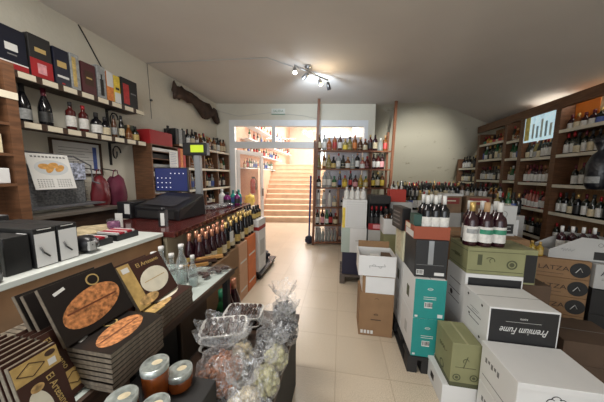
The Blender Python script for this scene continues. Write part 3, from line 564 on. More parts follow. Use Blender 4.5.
# --- kraft stack left of the teal pallet
o = carton('brown kraft carton on the floor with white stickers and arrow print', .205, 2.055, 0, .305, .26, .42, kraft); lineart(o, LEAF, .5, .5, .03, brownink); fpanel(o, 'printed_line', .35, .38, .65, .40, brownink)
for i in range(4): fpanel(o, 'white_sticker', .06 + i * .10, .05, .13 + i * .10, .13, whiteink)
lineart(o, [arc(0, 0, 1, .4, 2.7)], .5, .85, .02, brownink)
o = carton('plain white carton in the middle of the stack on the kraft carton', .225, 2.06, .42, .285, .25, .17, whitec); fpanel(o, 'kraft_edge', 0, 0, .10, 1, kraft); fpanel(o, 'printed_line', .08, .95, 1, .99, kraft)
o = carton('open topped white carton with two line handles on top of the stack', .185, 2.05, .592, .325, .27, .19, whitec, openbox=True); lineart(o, [[(-1, 0), (1, 0)], [(-1, 0), (-.9, -.3)], [(1, 0), (.9, .3)], arc(-.4, 0, .2, 0, 3), arc(.4, 0, .2, 3.1, 6.2)], .5, .5, .07, greyink)
for i in range(3): tag(MB().box(0, 0, 0, .08, .12, .13 + .02 * i, (kraft, whitec, kraftd)[i]).build('packet', None, (.20 + .1 * i, 2.09, .60)), f"{('brown', 'white', 'dark brown')[i]} packet inside the open white carton", 'packet', 'packets in the open carton')
fl = MB().box(0, 0, 0, .30, .004, .07, kraft).build('flap', o, (.012, .265, .185))
# --- middle stacks before the rack
pallet(.02, 3.06, .68, .5, 'grey wooden pallet under the two middle stacks', mat('grey_plank', (.12, .10, .085), .7, var=.2))
o = carton('dark navy blue carton on the grey pallet', .05, 3.09, .13, .31, .3, .318, mat('navy_cardboard', (.018, .018, .045), .6))
o = carton('pale mint and white carton on the navy carton', .03, 3.08, .45, .335, .32, .345, whitec); fpanel(o, 'mint_side', 0, 0, .34, 1, mat('mint_print', (.40, .47, .42), .6)); lineart(o, [[(-1, 0), (1, .1)], [(-1, -.2), (1, -.2)]], .68, .5, .04, greyink)
o = carton('white carton with grey dot lattice and yellow corner on top of the left stack', .035, 3.075, .797, .32, .3, .385, whitec)
mb = MB()
for i in range(9):
    for j in range(11):
        x = .065 + i * .029; z = .03 + j * .0325; s_ = .0085
        mb.add([(x - s_, -.0012, z), (x, -.0012, z - s_), (x + s_, -.0012, z), (x, -.0012, z + s_)], [(0, 1, 2, 3)], LB['grey'])
q = mb.build('dot_lattice', o); fpanel(o, 'yellow_corner', 0, 0, .12, .72, LB['yellow'], t=.0024)
for i in range(4): bottle('squat', 'white', 'white', 'white', (.085 + i * .075, 3.17, 1.184), f"squat white bottle on the lattice carton, {ORD[i]} from left", 'white bottles on the lattice carton', 0, .75, False)
o = carton('pale grey carton with barcode on the right middle stack', .385, 3.10, .45, .27, .3, .325, greyc); barcode(o, .32, .08, .10, .05); fpanel(o, 'printed_line', .1, .55, .9, .56, greyink)
carton('grey carton on the pallet at the foot of the right middle stack', .385, 3.10, .13, .27, .3, .318, greyc)
dc = tag(empty('display_crate', (.385, 3.10, .778)), 'black framed display crate with red base and pink capped bottles', 'crate')
MB().box(0, 0, 0, .27, .28, .02, red).box(0, 0, .02, .27, .012, .085, red).build('base_tray', dc); MB().box(0, .262, .02, .27, .28, .36, blackm).build('back_panel', dc); MB().box(0, .012, .02, .01, .262, .36, blackm).build('side_panel', dc); MB().box(.26, .012, .02, .27, .262, .36, blackm).build('side_panel', dc); MB().box(0, 0, .36, .27, .28, .46, blackm).build('top_box', dc)
MB().box(.06, -.003, .02, .21, -.0, .075, LB['pink']).build('front_label', dc)
for i in range(4): bottle('bordeaux', 'black', 'black', 'red', (.43 + i * .06, 3.16, .80), f"dark bottle with pink red cap in the display crate, {ORD[i]} from left", 'bottles in the display crate', 0, .98, False)
# bottle cartons behind
for z, h, m, l in ((0, .50, kraft, 'kraft carton on the floor behind the open white stack'), (.50, .29, greenk, 'olive carton beneath the white bottle carton')): carton(l, .545, 2.86, z, .27, .28, h, m)
o = carton('open white carton full of dark bottles behind the teal pallet', .535, 2.85, .792, .275, .28, .19, whitec, openbox=True); fpanel(o, 'cream_mark', .45, .8, .6, .98, tagm)
for j in range(2):
    for i in range(4): bottle('bordeaux', ('brown', 'black')[(i + j) % 2], 'white', 'black', (.58 + i * .062, 2.91 + j * .1, .80), f"dark bottle in the open white carton, {ORD[i]} from left, {('front', 'back')[j]} row", 'dark bottles in the open white carton', 0, .97, False)
for z, h, l in ((0, .6, 'lower'), (.6, .55, 'upper')): carton(f"white carton behind the dark bottle carton, {l} one", .665, 3.22, z, .3, .3, h, greyc)
o = carton('bright red small carton with three white caps behind the bottle carton', .67, 3.24, 1.152, .21, .2, .17, mat('bright_red_card', (.42, .035, .02), .6), name='red_carton')
for i in range(3): bottle('squat', 'white', None, 'white', (.70 + i * .065, 3.30, 1.323), f"small white topped jar on the red carton, {ORD[i]} from left", 'jars on the red carton', 0, .3, False)

# --- far bottle tables under the slope
tabs = [(1.05, 4.25, .42), (1.50, 4.35, .42), (1.95, 4.4, .42), (2.40, 4.4, .42)]
n_ = 0
for i, (x, y, w_) in enumerate(tabs):
    for j, (z, h) in enumerate(((0, .56), (.56, .56))): carton(f"{('brown', 'dark')[j]} carton in the far pile under the sloping ceiling, {ORD[i]} from left", x, y, z, w_, .5, h, (kraft, kraftd)[j], group='cartons of the far pile')
    for r_ in range(3):
        row(pick(RED + RED + ROSE[:1] + WHT[:1] + SPI[3:5], 5), (x + .01, y + .08 + r_ * .15), (x + w_ - .01, y + .08 + r_ * .15), 1.122, f"{('front', 'middle', 'back')[r_]} row, {ORD[i]} far pile", 'bottles on the far pile', 0, .9, False, n=10)
for i, (x, y) in enumerate(((1.05, 5.3), (1.6, 5.35), (2.15, 5.35))):
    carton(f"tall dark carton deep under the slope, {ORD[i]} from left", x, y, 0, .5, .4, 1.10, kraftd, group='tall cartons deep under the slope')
    row(pick(RED + SPI[:5], 6), (x, y + .1), (x + .5, y + .1), 1.102, f"{ORD[i]} tall carton deep under the slope", 'bottles deep under the slope', 0, 1, False, n=10)
for i, (x, y) in enumerate(((1.40, 3.55), (1.78, 3.55), (2.16, 3.5), (1.05, 3.65))):
    for j, (z, h) in enumerate(((0, .5), (.5, .48))): carton(f"{('kraft', 'pale')[j]} carton in the pile behind the olive column, {('second', 'third', 'fourth', 'first')[i]} from left", x, y, z, .33, .35, h, (kraft, greyc)[j], group='cartons behind the olive column')
    if i in (0, 1):
        o = carton(f"wooden wine crate with red plate, {('left', 'right')[i]} of the two behind the big bottles", x, y, .98, .32, .25, .24, mat('crate_wood', (.22, .14, .085), .7, var=.2), name='wine_crate'); fpanel(o, 'red_plate', .12, .55, .9, .92, mat('dull_red_plate', (.24, .035, .03), .6)); fpanel(o, 'printed_line', .25, .70, .75, .77, tagm, t=.002)
    else: row(pick(RED + WHT, 5), (x, y + .1), (x + .33, y + .1), .982, f"{('', '', 'right', 'left')[i]} pile near the wine crates", 'bottles near the wine crates', 0, 1, False, n=10)
tag(MB().box(0, 0, 0, .26, .2, .03, whitec).build('flat_carton', None, (1.50, 3.58, 1.222), .1), 'flat white carton lying on the wooden wine crates', 'box')

# --- LATZA stack and neighbours
LZ = -math.radians(12)
def lz(u, v): return (1.86 + u * math.cos(LZ) - v * math.sin(LZ), 2.52 + u * math.sin(LZ) + v * math.cos(LZ))
for k in range(4):
    x, y = lz(0, 0); o = carton(f"brown kraft carton with capital lettering and round black logo, {('bottom', 'second', 'third', 'top')[k]} of the stack", x, y, k * .182, .46, .32, .18, kraft if k == 3 else kraft, LZ, 'lettered kraft cartons in one stack', 'wine_carton')
    ftext(o, 'LATZA', .43, .50, .062, brownink, sx=1.2); disc(o, .84, .5, .072, ink); lineart(o, [[(-1, -.9), (0, .7), (.6, -.5)]], .84, .5, .03, whiteink, r=.004, name='logo_peak'); fpanel(o, 'printed_line', .1, .2, .6, .22, brownink)
x, y = lz(.475, -.02)
o = carton('pale carton with dark capital lettering right of the kraft stack', x, y, .49, .32, .3, .23, greyc, LZ, name='wine_carton'); ftext(o, 'ALBANTE', .50, .62, .058, ink)
for v in (.42, .36): fpanel(o, 'printed_line', .15, v, .7, v + .02, greyink)
for z, h in ((0, .24), (.242, .24)): 
    o = carton(f"black carton under the pale lettered carton, {'lower' if z == 0 else 'upper'} one", x, y, z, .17, .3, h, ink, LZ, 'black cartons'); 
    x2, y2 = x + .18 * math.cos(LZ), y + .18 * math.sin(LZ)
    carton(f"dark brown carton beside the black cartons, {'lower' if z == 0 else 'upper'} one", x2, y2, z, .17, .3, h, kraftd, LZ, 'dark brown cartons')
# cut display carton on top
x, y = lz(.17, .04)
dcx = tag(empty('display_carton', (x, y, .726), LZ), 'grey white cut away carton with black picture lying on the kraft stack', 'box')
MB().add([(0, 0, 0), (.45, 0, 0), (.45, 0, .21), (.22, 0, .22), (0, 0, .08), (0, .24, 0), (.45, .24, 0), (.45, .24, .21), (.22, .24, .22), (0, .24, .08)], [(0, 1, 2, 3, 4), (9, 8, 7, 6, 5), (0, 5, 6, 1), (1, 6, 7, 2), (0, 4, 9, 5)], greyc).build('cut_carton_body', dcx)
dcx['w'] = .45; dcx['d'] = .24; dcx['h'] = .22; fpanel(dcx, 'black_picture', .70, .08, .92, .42, ink); disc(dcx, .78, .72, .018, greyink, ring=.8); lineart(dcx, [[(-1.6, 0), (-1.2, .5), (-1.1, -.4), (-.7, .4), (-.5, -.3), (-.1, .45), (.1, -.35), (.5, .4), (.8, -.3), (1.6, .3)]], .30, .40, .03, greyink)
for i in range(4):
    bx_, by_ = x + (.16 + i * .078) * math.cos(LZ) - .16 * math.sin(LZ), y + (.16 + i * .078) * math.sin(LZ) + .16 * math.cos(LZ)
    bottle('bordeaux', 'maroon', 'white', 'white', (bx_, by_, .732), f"dark bottle with white capsule in the cut away carton, {ORD[i]} from left", 'bottles in the cut away carton', 0, .95, False)
for i in range(3):
    a, b_ = lz(.02 + i * .045, .06 + .03 * (i % 2)); bottle('squat', 'yellow', 'gold', 'gold', (a, b_, .728), f"miniature gold bottle on the kraft stack, {ORD[i]} from left", 'miniature gold bottles', 0, .62, False)
a, b_ = lz(-.16, .43)
for z in (0, .4): carton(f"grey carton in the stack left of the lettered kraft cartons, {'lower' if z == 0 else 'upper'}", a - .05, b_ - .05, z, .36, .3, .398, greyc, LZ, 'grey cartons left of the lettered stack')
bottle('bordeaux', 'blue', 'blue', 'black', (a + .05, b_ + .02, .80), 'dark blue bottle standing left of the miniature gold bottles', None, 0, 1, True)
o = carton('small cream white carton tilted near the dark blue bottle', a + .10, b_ + .06, .80, .2, .15, .20, whitec, LZ + .1)
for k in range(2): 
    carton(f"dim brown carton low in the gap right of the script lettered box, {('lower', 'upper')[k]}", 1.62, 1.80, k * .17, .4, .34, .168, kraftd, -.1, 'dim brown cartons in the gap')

# ================================================================== LEFT SIDE: COUNTERS
cwood = mat('counter_brown_panel', (.22, .115, .055), .45, var=.25, scale=5, stretch=(8, 1, 1)); dred = mat('dark_red_counter_top', (.075, .016, .014), .12, var=.3, scale=6); cbeige = mat('beige_counter_front', (.34, .29, .20), .5, var=.1)
ct = tag(empty('service_counter', (0, 0, 0)), 'white topped service counter with brown wood front on the left', 'counter')
MB().box(-1.98, -.4, 1.02, -1.345, 1.50, 1.05, whitelam).build('counter_top', ct, bevel=.004)
MB().box(-1.375, -.4, .02, -1.352, 1.50, 1.02, cwood).build('front_panel', ct); MB().box(-1.95, -.38, .02, -1.40, 1.48, 1.0, darkwood).build('cabinet_body', ct); MB().box(-1.95, 1.484, .02, -1.352, 1.50, 1.018, cwood).build('end_panel', ct)
ct2 = tag(empty('till_counter', (0, 0, 0)), 'long counter with dark red polished top and beige front', 'counter')
MB().prism([(-2.1, 1.52), (-1.265, 1.52), (-1.435, 3.42), (-2.1, 3.42)], 1.005, 1.05, dred).build('counter_top', ct2, bevel=.006)
MB().prism([(-2.05, 1.53), (-1.345, 1.53), (-1.50, 3.38), (-2.05, 3.38)], .03, 1.005, cbeige).build('counter_body', ct2)
dt = tag(empty('display_table', (0, 0, 0)), 'low glass topped display table with dark metal edge before the service counter', 'table')
MB().box(-1.34, .05, .785, -.785, 1.50, .80, dish).build('table_top', dt); MB().box(-.785, .05, .765, -.768, 1.50, .802, darkwood).box(-1.34, 1.50, .765, -.768, 1.515, .802, darkwood).build('edge_rail', dt)
for x, y in ((-1.32, .1), (-.83, .1), (-1.32, 1.44), (-.83, 1.44)): MB().box(x, y, 0, x + .04, y + .04, .785, blackm).build('leg', dt)
MB().box(-1.30, .15, .30, -.85, 1.42, .33, blackm).build('lower_shelf', dt)
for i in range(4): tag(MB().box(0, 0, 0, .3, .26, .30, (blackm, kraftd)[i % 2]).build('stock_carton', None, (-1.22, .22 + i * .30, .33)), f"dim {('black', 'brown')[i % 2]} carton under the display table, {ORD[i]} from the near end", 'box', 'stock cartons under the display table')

# --- nut brittle boxes on the display table
boxblk = mat('black_glossy_card', (.014, .011, .010), .3); boxbrn = mat('dark_chocolate_card', (.045, .017, .012), .35); edgec = mat('grey_box_edge', (.17, .14, .105), .5, var=.3, scale=80)
almond = mat('caramel_almond_print', (.42, .17, .06), .5, var=.7, scale=70); creamp = mat('cream_cake_print', (.66, .62, .50), .5, var=.1, scale=20); goldp = mat('gold_panel_print', (.46, .31, .11), .45, var=.25, scale=30); nutp = mat('nut_print', (.50, .32, .13), .5, var=.6, scale=50)
def ell(name, cx, cy, rx, ry, z, m, parent, rot=0, n=28):
    pts = [(cx + rx * math.cos(2 * PI * i / n) * math.cos(rot) - ry * math.sin(2 * PI * i / n) * math.sin(rot), cy + rx * math.cos(2 * PI * i / n) * math.sin(rot) + ry * math.sin(2 * PI * i / n) * math.cos(rot)) for i in range(n)]
    return MB().prism(pts, z, z + .0007, m).build(name, parent)
def brittle(style, label, loc, lean, w_=.2, h_=.19, t=.0165, group=None, yaw_=0, art=True, low=False):
    """flat sweet box; local x = width, y = height of the face, z = face normal"""
    L_ = math.radians(lean); base = {'almond': boxblk, 'cake': boxbrn, 'gold': boxbrn}[style]
    o = MB().box(0, 0, 0, w_, h_, t, base).build('sweet_box'); tag(o, label, 'box', group)
    o.matrix_world = Matrix.Translation(loc) @ Matrix.Rotation(yaw_, 4, 'Z') @ Matrix(((0, -math.sin(L_), math.cos(L_), 0), (1, 0, 0, 0), (0, math.cos(L_), math.sin(L_), 0), (0, 0, 0, 1)))
    MB().box(-.0006, -.0006, .002, w_ + .0006, h_ + .0006, t - .002, edgec).build('box_edge', o)
    if not art: return o
    if style == 'almond':
        ell('almond_picture', w_ * .5, h_ * .42, w_ * .43, h_ * .29, t, almond, o, .25); ell('gold_seal', w_ * .62, h_ * .83, .022, .022, t, goldink, o); ell('seal_centre', w_ * .62, h_ * .83, .017, .017, t + .0007, boxblk, o)
        MB().prism([(w_ * .12, h_ * .80), (w_ * .26, h_ * .85), (w_ * .25, h_ * .90), (w_ * .11, h_ * .85)], t, t + .0008, whiteink).build('white_mark', o)
        m = MB().box(w_ * .15, h_ * .42, t + .0007, w_ * .85, h_ * .45, t + .0012, mat('dark_caramel', (.14, .04, .015), .5)).build('slice_line', o); 
    if style == 'cake':
        MB().box(0, 0, t, w_ * .24, h_, t + .0006, goldp).build('gold_panel', o); ell('cake_picture', w_ * .60, h_ * .45, w_ * .34, h_ * .28, t, creamp, o, .1)
        ell('nut_picture', w_ * .28, h_ * .13, w_ * .22, h_ * .10, t + .0007, nutp, o); text('printed_text', 'El Artesano', o, (w_ * .62, h_ * .87, t + .001), .028, goldink, 'top', sx=.95); MB().box(w_ * .05, h_ * .82, t + .0006, w_ * .19, h_ * .93, t + .0012, whiteink).build('white_mark', o)
        MB().box(w_ * .35, h_ * .46, t + .0007, w_ * .86, h_ * .475, t + .001, goldp).build('slice_line', o)
    if style == 'gold':
        gb = -.62 if low else 0
        MB().box(0, h_ * (.70 + gb), t, w_, h_ * (.97 + gb), t + .0006, goldp).build('gold_panel', o)
        mb = MB(); c, d_ = (w_ * .36, h_ * (.835 + gb)), .019
        for a, b_ in (((-1.5, 0), (0, 1)), ((0, 1), (1.5, 0)), ((1.5, 0), (0, -1)), ((0, -1), (-1.5, 0))): mb.bar((c[0] + a[0] * d_, c[1] + a[1] * d_, t + .001), (c[0] + b_[0] * d_, c[1] + b_[1] * d_, t + .001), .002, .001, brownink)
        mb.build('diamond_outline', o); ell('almond_sprig', w_ * .82, h_ * (.91 + gb), .012, .008, t + .0006, brownink, o); MB().box(w_ * .72, h_ * (.74 + gb), t + .0006, w_ * .90, h_ * (.83 + gb), t + .0012, whiteink).build('white_mark', o)
        text('printed_text', 'El Artesano', o, (w_ * (.22 if low else .72), h_ * (.66 if low else .36), t + .001), .024, goldink, 'top', spin=-PI / 2 + .12)
        ell('nougat_picture', w_ * (.66 if low else .34), h_ * (.68 if low else .30), w_ * .22, h_ * .24, t, nutp if low else creamp, o, .15); ell('nut_picture', w_ * (.66 if low else .36), h_ * (.62 if low else .56), .014, .011, t + .0007, brownink if low else nutp, o)
    return o
for i in range(8): brittle('almond', f"black box with round caramel almond picture, {('bottom', 'second', 'third', 'fourth', 'fifth', 'sixth', 'seventh', 'topmost')[i]} of the flat pile", (-.695 - .0, .535 + random.uniform(-.003, .003), .8005 + i * .0172), 90, .205, .185, group='flat pile of almond boxes', art=i == 7)
for i in range(5): brittle('cake', f"dark brown box with cream cake picture, {('bottom', 'second', 'third', 'fourth', 'topmost')[i]} of the low flat pile", (-.785, .80 + random.uniform(-.003, .003), .8005 + i * .0195), 90, .25, .20, .0185, group='flat pile of cake boxes', art=i == 4)
for i in range(3): brittle('almond', f"{('large black box with caramel almond oval leaning on the others', 'black sweet box leaning behind the large almond box', 'rearmost black sweet box of the leaning almond boxes')[i]}", (-.862 - i * .024, .525 - i * .006, .94 + i * .002 if i == 0 else .86), 26, .235, .205 if i == 0 else .27, .0165, 'leaning almond boxes', 0, i == 0)
for i in range(3): brittle('cake', f"{('dark brown box with big cream oval leaning upright on the pile', 'dark brown sweet box leaning behind the cream oval box', 'rearmost dark brown sweet box of the leaning cake boxes')[i]}", (-.855 - i * .024, .785 - i * .008, .899 if i == 0 else .85), 30, .23, .215 if i == 0 else .25, .0165, 'leaning cake boxes', 0, i == 0)
for i in range(11): brittle('gold', f"dark brown box with gold label band, {ORD[i]} from the front of the near filed row" , (-.792 - i * .027, .392, .8), 16, .096, .20, .0175, 'near filed row of gold banded boxes', 0, i == 0)
for i in range(4): brittle('gold', f"dark brown box with gold band beside the near row, {ORD[i]} from front", (-.822 - i * .027, .491, .8), 27, .098, .215, .0165, 'filed gold banded boxes beside the near row', 0, i == 0, low=True)
for i in range(14):
    o = MB().box(0, 0, 0, .2, .016, .12, edgec).build('slim_case', None, (-1.20, .42 + i * .019, .8005)); tag(o, f"slim grey brown case filed behind the almond boxes, {ORD[i]} from the near end", 'case', 'slim cases filed in a row')
    MB().box(.1995, .003, .01, .2008, .013, .11, goldp).build('spine_label', o)

# --- clear glass bottles and bagged sweets at the far end of the display table
for i, (x, y, s_) in enumerate(((-1.0, 1.00, 1), (-1.06, 1.10, 1), (-.97, 1.13, .95), (-1.10, 1.20, 1.0), (-1.0, 1.25, 1.02), (-.90, 1.12, .7), (-.90, 1.22, .8))):
    o = tag(empty('glass_bottle', (x, y, .8005)), f"clear empty glass bottle with white stopper, {ORD[i]} of the cluster counted from the near end", 'bottle', 'clear glass bottles on the display table'); o.scale = (s_, s_, s_)
    MB().lathe([(.030, 0), (.034, .01), (.034, .12), (.028, .15), (.013, .185), (.013, .235)], vial, 16).build('glass_body', o); MB().lathe([(.016, .225), (.016, .25)], CP['white'], 12).build('stopper', o)
    MB().lathe([(.028, .006), (.030, .02), (.030, .06)], mat('inner_glint', (.45, .50, .50), .1), 12).build('base_glint', o)  # opaque pale shell paints a glint into the bottle's foot
choc = mat('dark_chocolate', (.045, .016, .010), .35, var=.4, scale=60); caramel = mat('caramel_bar', (.34, .17, .05), .4, var=.4, scale=40)
def pack(label, x, y, z, w_, d, rz, cm, wr=wrapthin, group=None):
    o = tag(empty('sweet_packet', (x, y, z), rz), label, 'packet', group); mb = MB(); r = random.Random(label)
    for i in range(10): mb.blob((r.uniform(-.35, .35) * w_, r.uniform(-.38, .38) * d, .02 + r.uniform(0, .012)), .018, cm, r.random() * 9, .3, 6, 1, (1.3, .9, .7))
    f = mb.build('sweets', o); f['kind'] = 'stuff'
    MB().blob((0, 0, .024), 1, wr, r.random() * 9, .25, 9, 3, (w_ * .55, d * .55, .028)).build('wrapper', o); return o
pack('clear packet of dark chocolate bars, nearest at the table end', -.93, 1.33, .80, .18, .12, .5, choc, group=None)
pack('clear packet of dark chocolate at the table corner', -.85, 1.43, .80, .16, .10, .3, choc)
for i in range(3):
    o = MB().box(-.09, -.016, 0, .09, .016, .02, (caramel, choc, caramel)[i]).build('nougat_bar', None, (-.99 + i * .03, 1.36 + i * .05, .86 + i * .012), .7); tag(o, f"{('caramel', 'dark chocolate', 'pale caramel')[i]} nougat bar in film on the packets, {ORD[i]} of three", 'nougat bar')
pack('clear packet of purple brown sweets behind the chocolate bars', -1.10, 1.40, .80, .22, .14, .6, choc, wrap)

# --- front low stand with jars, trays and bags
sd = tag(empty('low_stand', (0, 0, 0)), 'dark low stand carrying nut bags and chocolate trays beside the display table', 'stand')
MB().box(-.755, .50, .50, -.26, 1.46, .53, darkwood).build('stand_top', sd); MB().box(-.74, .52, 0, -.28, 1.44, .50, blackm).build('stand_body', sd)
rs_ = tag(MB().box(-.745, .38, .531, -.44, .70, .735, blackm).build('jar_box', bevel=.004), 'black box under the four preserve jars', 'box')
preserve = mat('orange_preserve', (.22, .055, .012), .12, var=.3, scale=20); lidart = mat('printed_tin_lid', (.50, .56, .54), .18, metal=.6, var=.6, scale=30)
for i, (x, y, h) in enumerate(((-.607, .605, .115), (-.625, .500, .095), (-.530, .515, .070), (-.555, .655, .055))):
    o = tag(empty('preserve_jar', (x, y, .736)), f"glass preserve jar with printed shiny lid, {('tallest one with orange filling', 'left one nearest the table', 'nearest one low in front', 'right one behind')[i]}", 'jar', 'preserve jars')
    MB().lathe([(.036, 0), (.041, .006), (.041, h - .02), (.037, h - .008)], preserve, 20).build('jar_body', o); MB().lathe([(.042, h - .012), (.043, h - .010), (.043, h + .008), (.040, h + .011), (0.036, h + .010)], steelc, 24).build('lid', o)
    ell('lid_print', 0, 0, .036, .036, h + .0102, lidart, o); ell('lid_picture', .006, .004, .016, .011, h + .0112, LB['cream'], o, .6)
foam = mat('white_foam_tray', (.68, .67, .64), .6)
def foamtray(label, x, y, z, rz, full=True):
    o = tag(empty('foam_tray', (x, y, z), rz), label, 'tray', 'foam trays of chocolate nuts'); w_, d = .125, .085
    mb = MB(); vs = []
    for (a, b_, zz) in ((.82, .78, 0), (1, 1, .028), (.97, .96, .028), (.79, .75, .004)):
        for k in range(24):
            an = 2 * PI * k / 24; c, s_ = math.cos(an), math.sin(an); q = .35; vs.append((math.copysign(abs(c) ** q, c) * w_ * a, math.copysign(abs(s_) ** q, s_) * d * b_, zz))
    fs = [(j * 24 + k, j * 24 + (k + 1) % 24, (j + 1) * 24 + (k + 1) % 24, (j + 1) * 24 + k) for j in range(3) for k in range(24)] + [tuple(range(23, -1, -1)), tuple(range(72, 96))]
    mb.add(vs, fs, foam, True).build('tray_body', o)
    mb = MB(); r = random.Random(label)
    for i in range(7):
        for j in range(5): mb.blob((-.092 + i * .0305 + r.uniform(-.004, .004), -.055 + j * .0275, .022 + r.uniform(0, .008)), .0165, choc, i * 3.1 + j, .35, 6, 1)
    f = mb.build('chocolate_nuts', o); f['kind'] = 'stuff'
    MB().blob((0, 0, .018), 1, wrapthin, 2, .08, 12, 3, (w_ * .97, d * .97, .030)).build('film', o); return o
for i in range(3): foamtray(f"white foam tray of chocolate nuts, {('bottom', 'middle', 'topmost')[i]} of the near stack", -.625 + i * .004, 1.09 - i * .006, .531 + i * .054, .18 + .08 * i)
for i in range(2): foamtray(f"white foam tray of chocolate nuts, {('lower', 'upper')[i]} of the far stack", -.605, 1.31, .531 + i * .054, .12)
nut1 = mat('brown_almonds', (.30, .11, .045), .45, var=.5, scale=50); nut2 = mat('white_green_nuts', (.52, .50, .30), .5, var=.35, scale=50); nut3 = mat('cream_nuts', (.58, .50, .34), .5, var=.3, scale=50); nutb = mat('black_raisins', (.016, .014, .018), .35, var=.5, scale=50)
def nutbag(label, x, y, z, r, h, nm, seed, tilt=0.0, ntop=.45):
    o = tag(empty('nut_bag', (x, y, z)), label, 'bag', 'clear bags of nuts'); o.rotation_euler = (tilt, tilt * .6, seed)
    rr_ = random.Random(seed); mb = MB(); hb = h * .55
    for i in range(95):
        a = rr_.uniform(0, 2 * PI); ph = math.acos(rr_.uniform(-1, 1)); q = rr_.uniform(.72, .93)
        mb.blob((math.cos(a) * math.sin(ph) * r * q, math.sin(a) * math.sin(ph) * r * q, hb * .5 + math.cos(ph) * hb * .5 * q), .013, nm, i, .2, 6, 1, (1.25, .85, .8))
    mb.blob((0, 0, hb * .5), 1, nm, seed, .1, 9, 2, (r * .8, r * .8, hb * .42)); f = mb.build('nuts', o); f['kind'] = 'stuff'
    # bag: body, tied neck, ruffled top
    n = 40; vs = []; prof_ = [(.25, .0), (.8, .02), (1.02, .16), (1.05, .34), (.9, .50), (.5, .60), (.26, .66), (.42, .72), (.85, .85), (1.05, 1.0)]
    for j, (pr_, pz) in enumerate(prof_):
        for k in range(n):
            a = 2 * PI * k / n; ru = (.03 + (.20 if j >= 7 else .08 if j >= 4 else .02)) * math.sin(k * 1.1 + seed + j * .5 + 1.5 * math.sin(k * .37 + seed)) + .15 * noise.noise(Vector((math.cos(a) * 2, math.sin(a) * 2, pz * 6 + seed)))
            vs.append((math.cos(a) * r * pr_ * (1 + ru), math.sin(a) * r * pr_ * (1 + ru), h * (pz + (.12 * ru if j >= 7 else 0))))
    fs = [(j * n + k, j * n + (k + 1) % n, (j + 1) * n + (k + 1) % n, (j + 1) * n + k) for j in range(len(prof_) - 1) for k in range(n)]
    MB().add(vs, fs, wrap, True).build('clear_bag', o)
    return o
nutbag('big clear bag of brown almonds in front', -.50, .83, .531, .10, .34, nut1, 1.3, .05)
nutbag('clear bag of pale nuts in the front corner', -0.295, .63, .531, .07, .20, nut3, 5.0, -.05)
nutbag('clear bag of whitish green nuts in the middle', -0.305, .87, .531, .062, .21, nut2, 2.1, -.05)
nutbag('clear bag of cream nuts behind the almonds', -.47, .985, .531, .05, .21, nut3, 3.2, .03)
nutbag('clear bag of green nuts at the right edge of the stand', -0.300, 1.0, .531, .060, .20, nut2, 4.4, -.05)
nutbag('clear bag of dark raisins beside the near trays', -0.375, 1.115, .531, .062, .22, nutb, 8.8, -.03)
nutbag('clear bag of black raisins behind the green nuts', -0.285, 1.19, .531, .062, .26, nutb, 6.2, .03)
nutbag('clear bag of dark raisins at the far end of the stand', -0.340, 1.35, .531, .075, .27, nutb, 7.7, -.03)
nutbag('clear bag of mixed nuts with ruffled top left of the almonds', -0.350, .74, .531, .062, .25, nut3, 9.4, -.03)

# --- bottle cartons before the till counter
for i, (y0, y1, x0, m, h, lb) in enumerate(((1.62, 2.08, -1.10, kraft, .345, 'brown kraft'), (2.10, 2.33, -1.13, kraft, .345, 'light brown kraft'), (2.35, 2.58, -1.13, mat('peach_card', (.55, .32, .20), .6), .35, 'peach coloured'), (2.60, 2.86, -1.13, orange, .36, 'bright orange'))):
    xb = -1.345 - (y0 - 1.62) * .082
    for lv in range(2):
        o = carton(f"{lb} wine carton before the till counter, {('lower', 'upper')[lv]} one", xb + .0, y0, lv * h, x0 - xb - .0, y1 - y0, h - .002, m, group='wine cartons before the till counter', tape=False)
        MB().box(x0 - xb, .03, h * .3, x0 - xb + .001, y1 - y0 - .03, h * .36, brownink if i < 2 else whiteink).build('printed_line', o)
    nb = max(2, round((y1 - y0) / .095)); 
    for c in range(2):
        for k in range(nb):
            pink = i < 1 or (i == 1 and c == 1)
            bottle('champagne', 'black' if not pink else 'maroon', 'cream' if k % 3 else 'gold', ('copper' if pink else 'gold'), (x0 - .055 - c * .095, y0 + (k + .5) * (y1 - y0) / nb, 2 * h - .001), f"champagne bottle with {('copper' if pink else 'gold')} foil on the {lb} carton, {ORD[k]} along, {('front', 'back')[c]} row", 'champagne bottles before the till counter', PI / 2, .98, True, 14)
o = MB().box(0, 0, 0, .004, .07, .11, whiteink).build('price_card', None, (-1.118, 2.12, .80)); tag(o, 'white price card hanging on the champagne bottles', 'card')
o = carton('tall white carton with red band beside the orange cartons', -1.40, 2.95, .11, .28, .30, .76, whitec, name='wine_carton')
for f_ in ('front', 'right'): fpanel(o, 'red_band', 0, .80, 1, .87, red, f_); fpanel(o, 'printed_mark', .2, .3, .8, .6, greyc, f_)
for i in range(6): bottle('squat', 'black', 'gold' if i % 2 else None, 'black', (-1.34 + (i % 2) * .13, 3.0 + (i // 2) * .09, .872), f"small black bottle on the tall white carton, {ORD[i]} counted from the near end", 'small black bottles on the tall white carton', PI / 2, .85, True)
dl = tag(empty('dolly', (-1.42, 2.92, 0)), 'black low wheeled dolly under and beyond the tall white carton', 'dolly')
MB().box(0, 0, .07, .34, .75, .10, black).build('dolly_deck', dl)
for a, b_ in ((.03, .03), (.28, .03), (.03, .68), (.28, .68)): q = MB().lathe([(.033, -.012), (.035, 0), (.033, .012)], blackm, 14).build('wheel', dl, (a + .01, b_ + .02, .035)); q.rotation_euler = (PI / 2, 0, 0)
